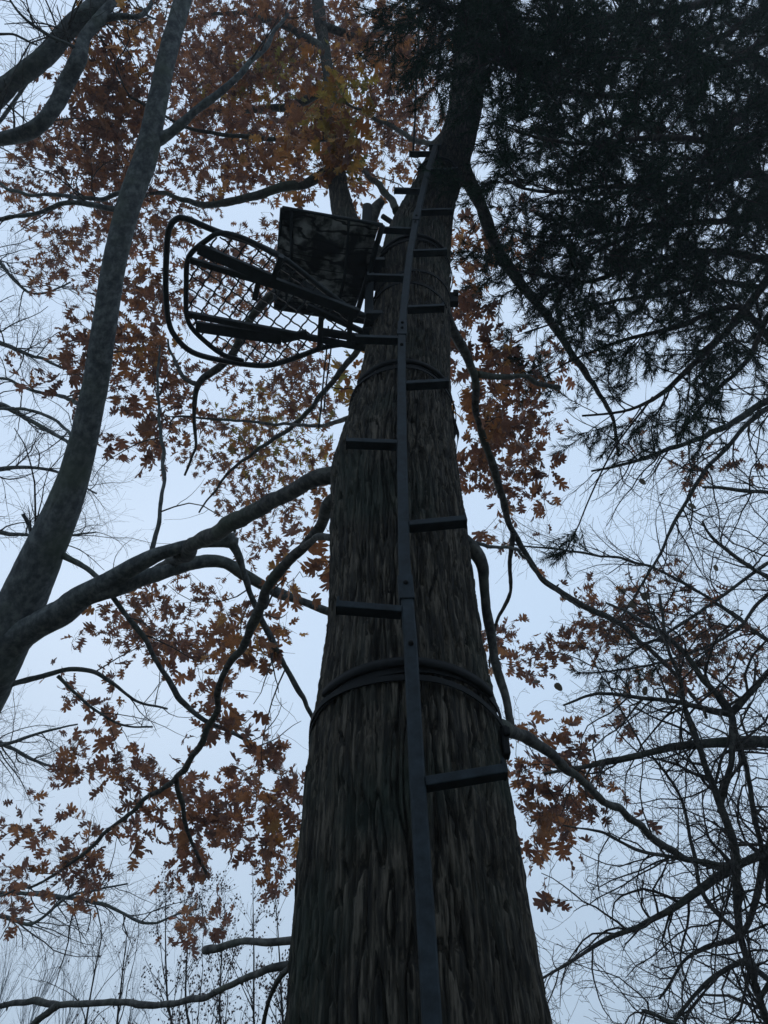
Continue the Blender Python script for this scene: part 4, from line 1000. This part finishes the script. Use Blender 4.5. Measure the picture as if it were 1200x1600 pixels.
# ratchet and loose strap tail on the right of the trunk
def edge_pt(px, py, D): return P(px, py, D)
b = MB(); c = P(707, 468, 4.35); b.box(c, (0.03, 0, 0), (0, 0.02, 0), (0, 0, 0.06)); b.box(c + np.array([0.02, -.01, .03]), (0.015, 0, 0), (0, 0.03, 0), (0, 0, 0.02)); b.build('ratchet', M['strap'], ladder, smooth=False, bevel=0.004)
b = MB(); c = P(789, 1160, 2.12); b.box(c, (0.010, 0, 0), (0, 0.02, 0), (0, 0, 0.045)); b.box(c + np.array([0.004, -.012, .02]), (0.010, 0, 0), (0, 0.022, 0), (0, 0, 0.012)); b.build('ratchet', M['strap'], ladder, smooth=False, bevel=0.004)
def ribbon(pts, w, th, mat, name, parent):
    S = spline(np.array(pts), 0.02); T_ = unit(np.gradient(S, axis=0)); W_ = unit(np.cross(T_, [0, 1.0, 0.2])); Nn = np.cross(T_, W_)
    tws = np.linspace(0, 2.2, len(S))[:, None]; W2 = W_ * np.cos(tws) + Nn * np.sin(tws); N2 = np.cross(T_, W2)
    V_ = np.stack([S - W2 * w - N2 * th, S + W2 * w - N2 * th, S + W2 * w + N2 * th, S - W2 * w + N2 * th], 1).reshape(-1, 3)
    m = len(S); i = np.arange(m - 1)[:, None] * 4; j = np.arange(4)[None, :]; j2 = (j + 1) % 4
    q = np.stack([i + j, i + j2, i + 4 + j2, i + 4 + j], -1).reshape(-1, 4)
    b = MB(); b.add(V_, q); return b.build(name, mat, parent, smooth=False)
ribbon([P(698, 600, 3.85), P(703, 640, 3.7), P(712, 668, 3.55), P(716, 682, 3.5), P(713, 705, 3.4), P(712, 745, 3.25)], 0.012, 0.0015, M['strap'], 'strap_tail', ladder)
ribbon([P(712, 668, 3.55), P(708, 690, 3.45), P(706, 715, 3.35)], 0.010, 0.0015, M['strap'], 'strap_tail', ladder)

# ================================================================ THE TREE STAND
HP = 3.64; HS = 4.12
SO = np.array([-0.08, 1.95, EYE[2] + HP])
stand = empty('tree_stand', tuple(SO), 'black steel hunting seat and mesh footrest platform hung high on the left of the oak', 'tree stand')
def pp(px, py, dz=0.0): return PH(px, py, HP + dz)
def tube_part(name, pts, r, mat, n=10, step=0.04, par=None, flat=False):
    S = spline(np.array(pts), step); b = MB(); b.tube(S, r, n=n); return b.build(name, mat, par or stand)
outer = [pp(582, 499), pp(545, 481), pp(505, 452), pp(470, 424), pp(440, 402), pp(400, 382), pp(340, 362), pp(292, 342), pp(276, 342), pp(264, 358), pp(260, 400), pp(259, 450), pp(263, 500), pp(274, 526), pp(300, 550), pp(345, 563), pp(400, 571), pp(430, 569), pp(470, 556), pp(505, 543), pp(545, 537), pp(575, 540)]
tube_part('outer_frame', outer, 0.0155, M['stand'])
inner = [pp(430, 398, -.02), pp(385, 374, -.02), pp(345, 364, -.02), pp(322, 376, -.02), pp(300, 394, -.02), pp(292, 412, -.02), pp(291, 450, -.02), pp(291, 488, -.02), pp(298, 510, -.02), pp(320, 533, -.02), pp(348, 554, -.02), pp(380, 564, -.02)]
tube_part('inner_frame', inner, 0.0135, M['stand'])
# beams of the platform
for nm_, a_, c_, hw, hh in (('beam', (294, 491), (582, 546), 0.016, 0.014), ('beam', (306, 510), (440, 530), 0.030, 0.012), ('beam', (440, 530), (480, 521), 0.022, 0.012),
                            ('beam', (296, 406), (432, 447), 0.015, 0.014), ('beam', (310, 388), (425, 437), 0.028, 0.014), ('beam', (425, 440), (560, 490), 0.026, 0.016), ('beam', (500, 518), (575, 530), 0.02, 0.014), ('beam', (480, 478), (570, 520), 0.014, 0.014)):
    p0, p1 = pp(*a_, -0.03), pp(*c_, -0.03); t_ = unit(p1 - p0); s_ = unit(np.cross(t_, [0, 0, 1.0])); b = MB()
    b.box((p0 + p1) / 2, t_ * np.linalg.norm(p1 - p0) / 2, s_ * hw, np.array([0, 0, hh])); b.build(nm_, M['stand'], stand, smooth=False, bevel=0.004)
for (a_, c_) in (((502, 495), (499, 543)), ((404, 440), (398, 468)), ((440, 400), (425, 440)), ((575, 497), (563, 545)), ((548, 488), (545, 540))):
    p0, p1 = pp(*a_, -0.03), pp(*c_, -0.03); t_ = unit(p1 - p0); s_ = unit(np.cross(t_, [0, 0, 1.0])); b = MB()
    b.box((p0 + p1) / 2, t_ * np.linalg.norm(p1 - p0) / 2, s_ * 0.014, np.array([0, 0, 0.016])); b.build('cross_bar', M['stand'], stand, smooth=False, bevel=0.003)
# expanded mesh floor, clipped to the platform outline
poly = np.array([pp(*k)[:2] for k in [(345, 364), (300, 394), (291, 412), (291, 490), (305, 520), (348, 554), (400, 570), (430, 568), (470, 556), (505, 543), (560, 538), (575, 500), (545, 482), (505, 452), (470, 424), (440, 402), (400, 382)]])
def inside(p):
    x, y = p; c = False; j = len(poly) - 1
    for i in range(len(poly)):
        xi, yi = poly[i]; xj, yj = poly[j]
        if (yi > y) != (yj > y) and x < (xj - xi) * (y - yi) / (yj - yi) + xi: c = not c
        j = i
    return c
gm = MB(); cw, ch = 0.092, 0.098; ca_, sa_ = math.cos(-0.10), math.sin(-0.10)
def rot(x, y): return (-0.6 + ca_ * x - sa_ * y, 1.8 + sa_ * x + ca_ * y)
for i in range(-10, 11):
    for j in range(-10, 11):
        for (dx, dy) in ((1, 1), (1, -1)):
            a = np.array([i * cw + (j % 2) * cw / 2 * 1.0, j * ch / 2.0]); 
            b0 = a; b1 = a + np.array([cw / 2, dy * ch / 2])
            # rounded shoulders: wires run straight near the knuckles like expanded metal
            pts = []
            for t in np.linspace(0, 1, 7):
                s = t + 0.07 * math.sin(2 * math.pi * t)
                q_ = rot(b0[0] + (b1[0] - b0[0]) * t, b0[1] + (b1[1] - b0[1]) * s)
                pts.append((q_[0], q_[1], EYE[2] + HP - 0.008))
            ok = [inside(p[:2]) for p in pts]
            if sum(ok) >= 2:
                pts = [p for p, o_ in zip(pts, ok) if o_]
                gm.tube(pts, 0.0045, n=4, cap=False)
gm.build('mesh_floor', M['stand'], stand)
# seat: sling of camouflage cloth in a tube frame
def sp(px, py, dz=0.0): return PH(px, py, HS + dz)
seatc = [sp(441, 325), sp(592, 352), sp(553, 488), sp(430, 470)]
nx, ny = 28, 28; Vs = []
for i in range(nx + 1):
    for j in range(ny + 1):
        u, v = i / nx, j / ny
        p = seatc[0] * (1 - u) * (1 - v) + seatc[1] * u * (1 - v) + seatc[2] * u * v + seatc[3] * (1 - u) * v
        p = p + np.array([0, 0, -0.035 * math.sin(math.pi * u) * math.sin(math.pi * v) + 0.006 * math.sin(u * 14 + v * 5) * math.sin(v * 11)])
        Vs.append(p)
ii = np.arange(nx)[:, None] * (ny + 1) + np.arange(ny)[None, :]
qs = np.stack([ii, ii + 1, ii + ny + 2, ii + ny + 1], -1).reshape(-1, 4)
b = MB(); b.add(Vs, qs); so_ = b.build('seat', M['camo'], stand)
md = so_.modifiers.new('thick', 'SOLIDIFY'); md.thickness = 0.012; md.offset = 1
tube_part('seat_frame', [seatc[0], seatc[0] * .5 + seatc[1] * .5, seatc[1] + np.array([.02, 0, 0])], 0.013, M['stand'])
tube_part('seat_frame', [seatc[0], seatc[0] * .5 + seatc[3] * .5, seatc[3]], 0.012, M['stand'])
tube_part('seat_frame', [seatc[1] + np.array([.02, 0, 0]), seatc[1] * .5 + seatc[2] * .5 + np.array([.02, 0, 0]), seatc[2] + np.array([.02, 0, 0])], 0.016, M['stand'])
b = MB(); m0, m1 = sp(428, 476, -.02), sp(575, 500, -.02); t_ = unit(m1 - m0)
b.box((m0 + m1) / 2, t_ * np.linalg.norm(m1 - m0) / 2, unit(np.cross(t_, [0, 0, 1.0])) * 0.022, (0, 0, 0.03)); b.build('seat_front_pad', M['foam'], stand, smooth=False, bevel=0.012)
# seat side strut from the seat's outer corner down to the trunk post, in front of the cloth
tube_part('support_arm', [sp(437, 400, -.03), sp(480, 445, -.05), pp(548, 486, .02), pp(585, 497, .02)], 0.014, M['stand'])
tube_part('support_arm', [sp(455, 330, -.01), sp(455, 400, -.03), sp(447, 470, -.01)], 0.009, M['stand'])
tube_part('support_arm', [sp(545, 345, -.01), sp(540, 420, -.045), sp(527, 485, -.01)], 0.009, M['stand'])
# back post and padded backrest against the trunk
b = MB(); b.box((-0.085, 1.93, EYE[2] + 4.15), (0.024, 0, 0), (0, 0.024, 0), (0, 0, 0.58)); b.build('post', M['stand'], stand, smooth=False, bevel=0.004)
b = MB(); b.box((-0.10, 1.80, EYE[2] + 4.33), (0.028, 0, 0), (0, 0.22, 0), (0, 0, 0.20)); b.build('backrest', M['foam'], stand, smooth=False, bevel=0.02)
for zz_ in (3.62, 4.3):
    b = MB(); b.box((-0.045, 1.93, EYE[2] + zz_), (0.05, 0, 0), (0, 0.10, 0), (0, 0, 0.02)); b.build('trunk_bracket', M['stand'], stand, smooth=False, bevel=0.004)
for z, tl_ in ((EYE[2] + 4.0, 0.03), (EYE[2] + 4.42, 0.02), (EYE[2] + 3.85, -0.05)):
    b = MB(); ring(b, z, 0.012, 0.013, 0.004, tiltx=tl_); b.build('strap', M['strap'], stand, smooth=False)
# padded bar to the trunk above the seat
tube_part('rail', [P(598, 338, 5.0), P(615, 349, 4.95), P(640, 362, 4.9)], 0.018, M['foam'])

# cords
def rope(label, pts, r, group=None, smooth=True):
    S = spline(np.array(pts), 0.05); b = MB(); b.tube(S, r, n=5); o = b.build('rope', M['strap']); tag(o, label, 'rope', group)
    return o
rope('thin dark cord hanging straight down past the top of the ladder', [P(660, -30, 7.6), P(655, 40, 6.9), P(651, 120, 6.3), P(648, 190, 5.9), P(645, 243, 5.6)], 0.009)
rope('left of two thin cords dangling under the mesh platform', [pp(513, 510, -.03), P(511, 540, 4.05), P(506, 585, 3.75), P(501, 640, 3.4), P(498, 668, 3.3)], 0.0045)
rope('right of two thin cords dangling under the mesh platform', [pp(519, 512, -.03), P(517, 545, 4.05), P(511, 590, 3.75), P(506, 640, 3.4)], 0.0045)
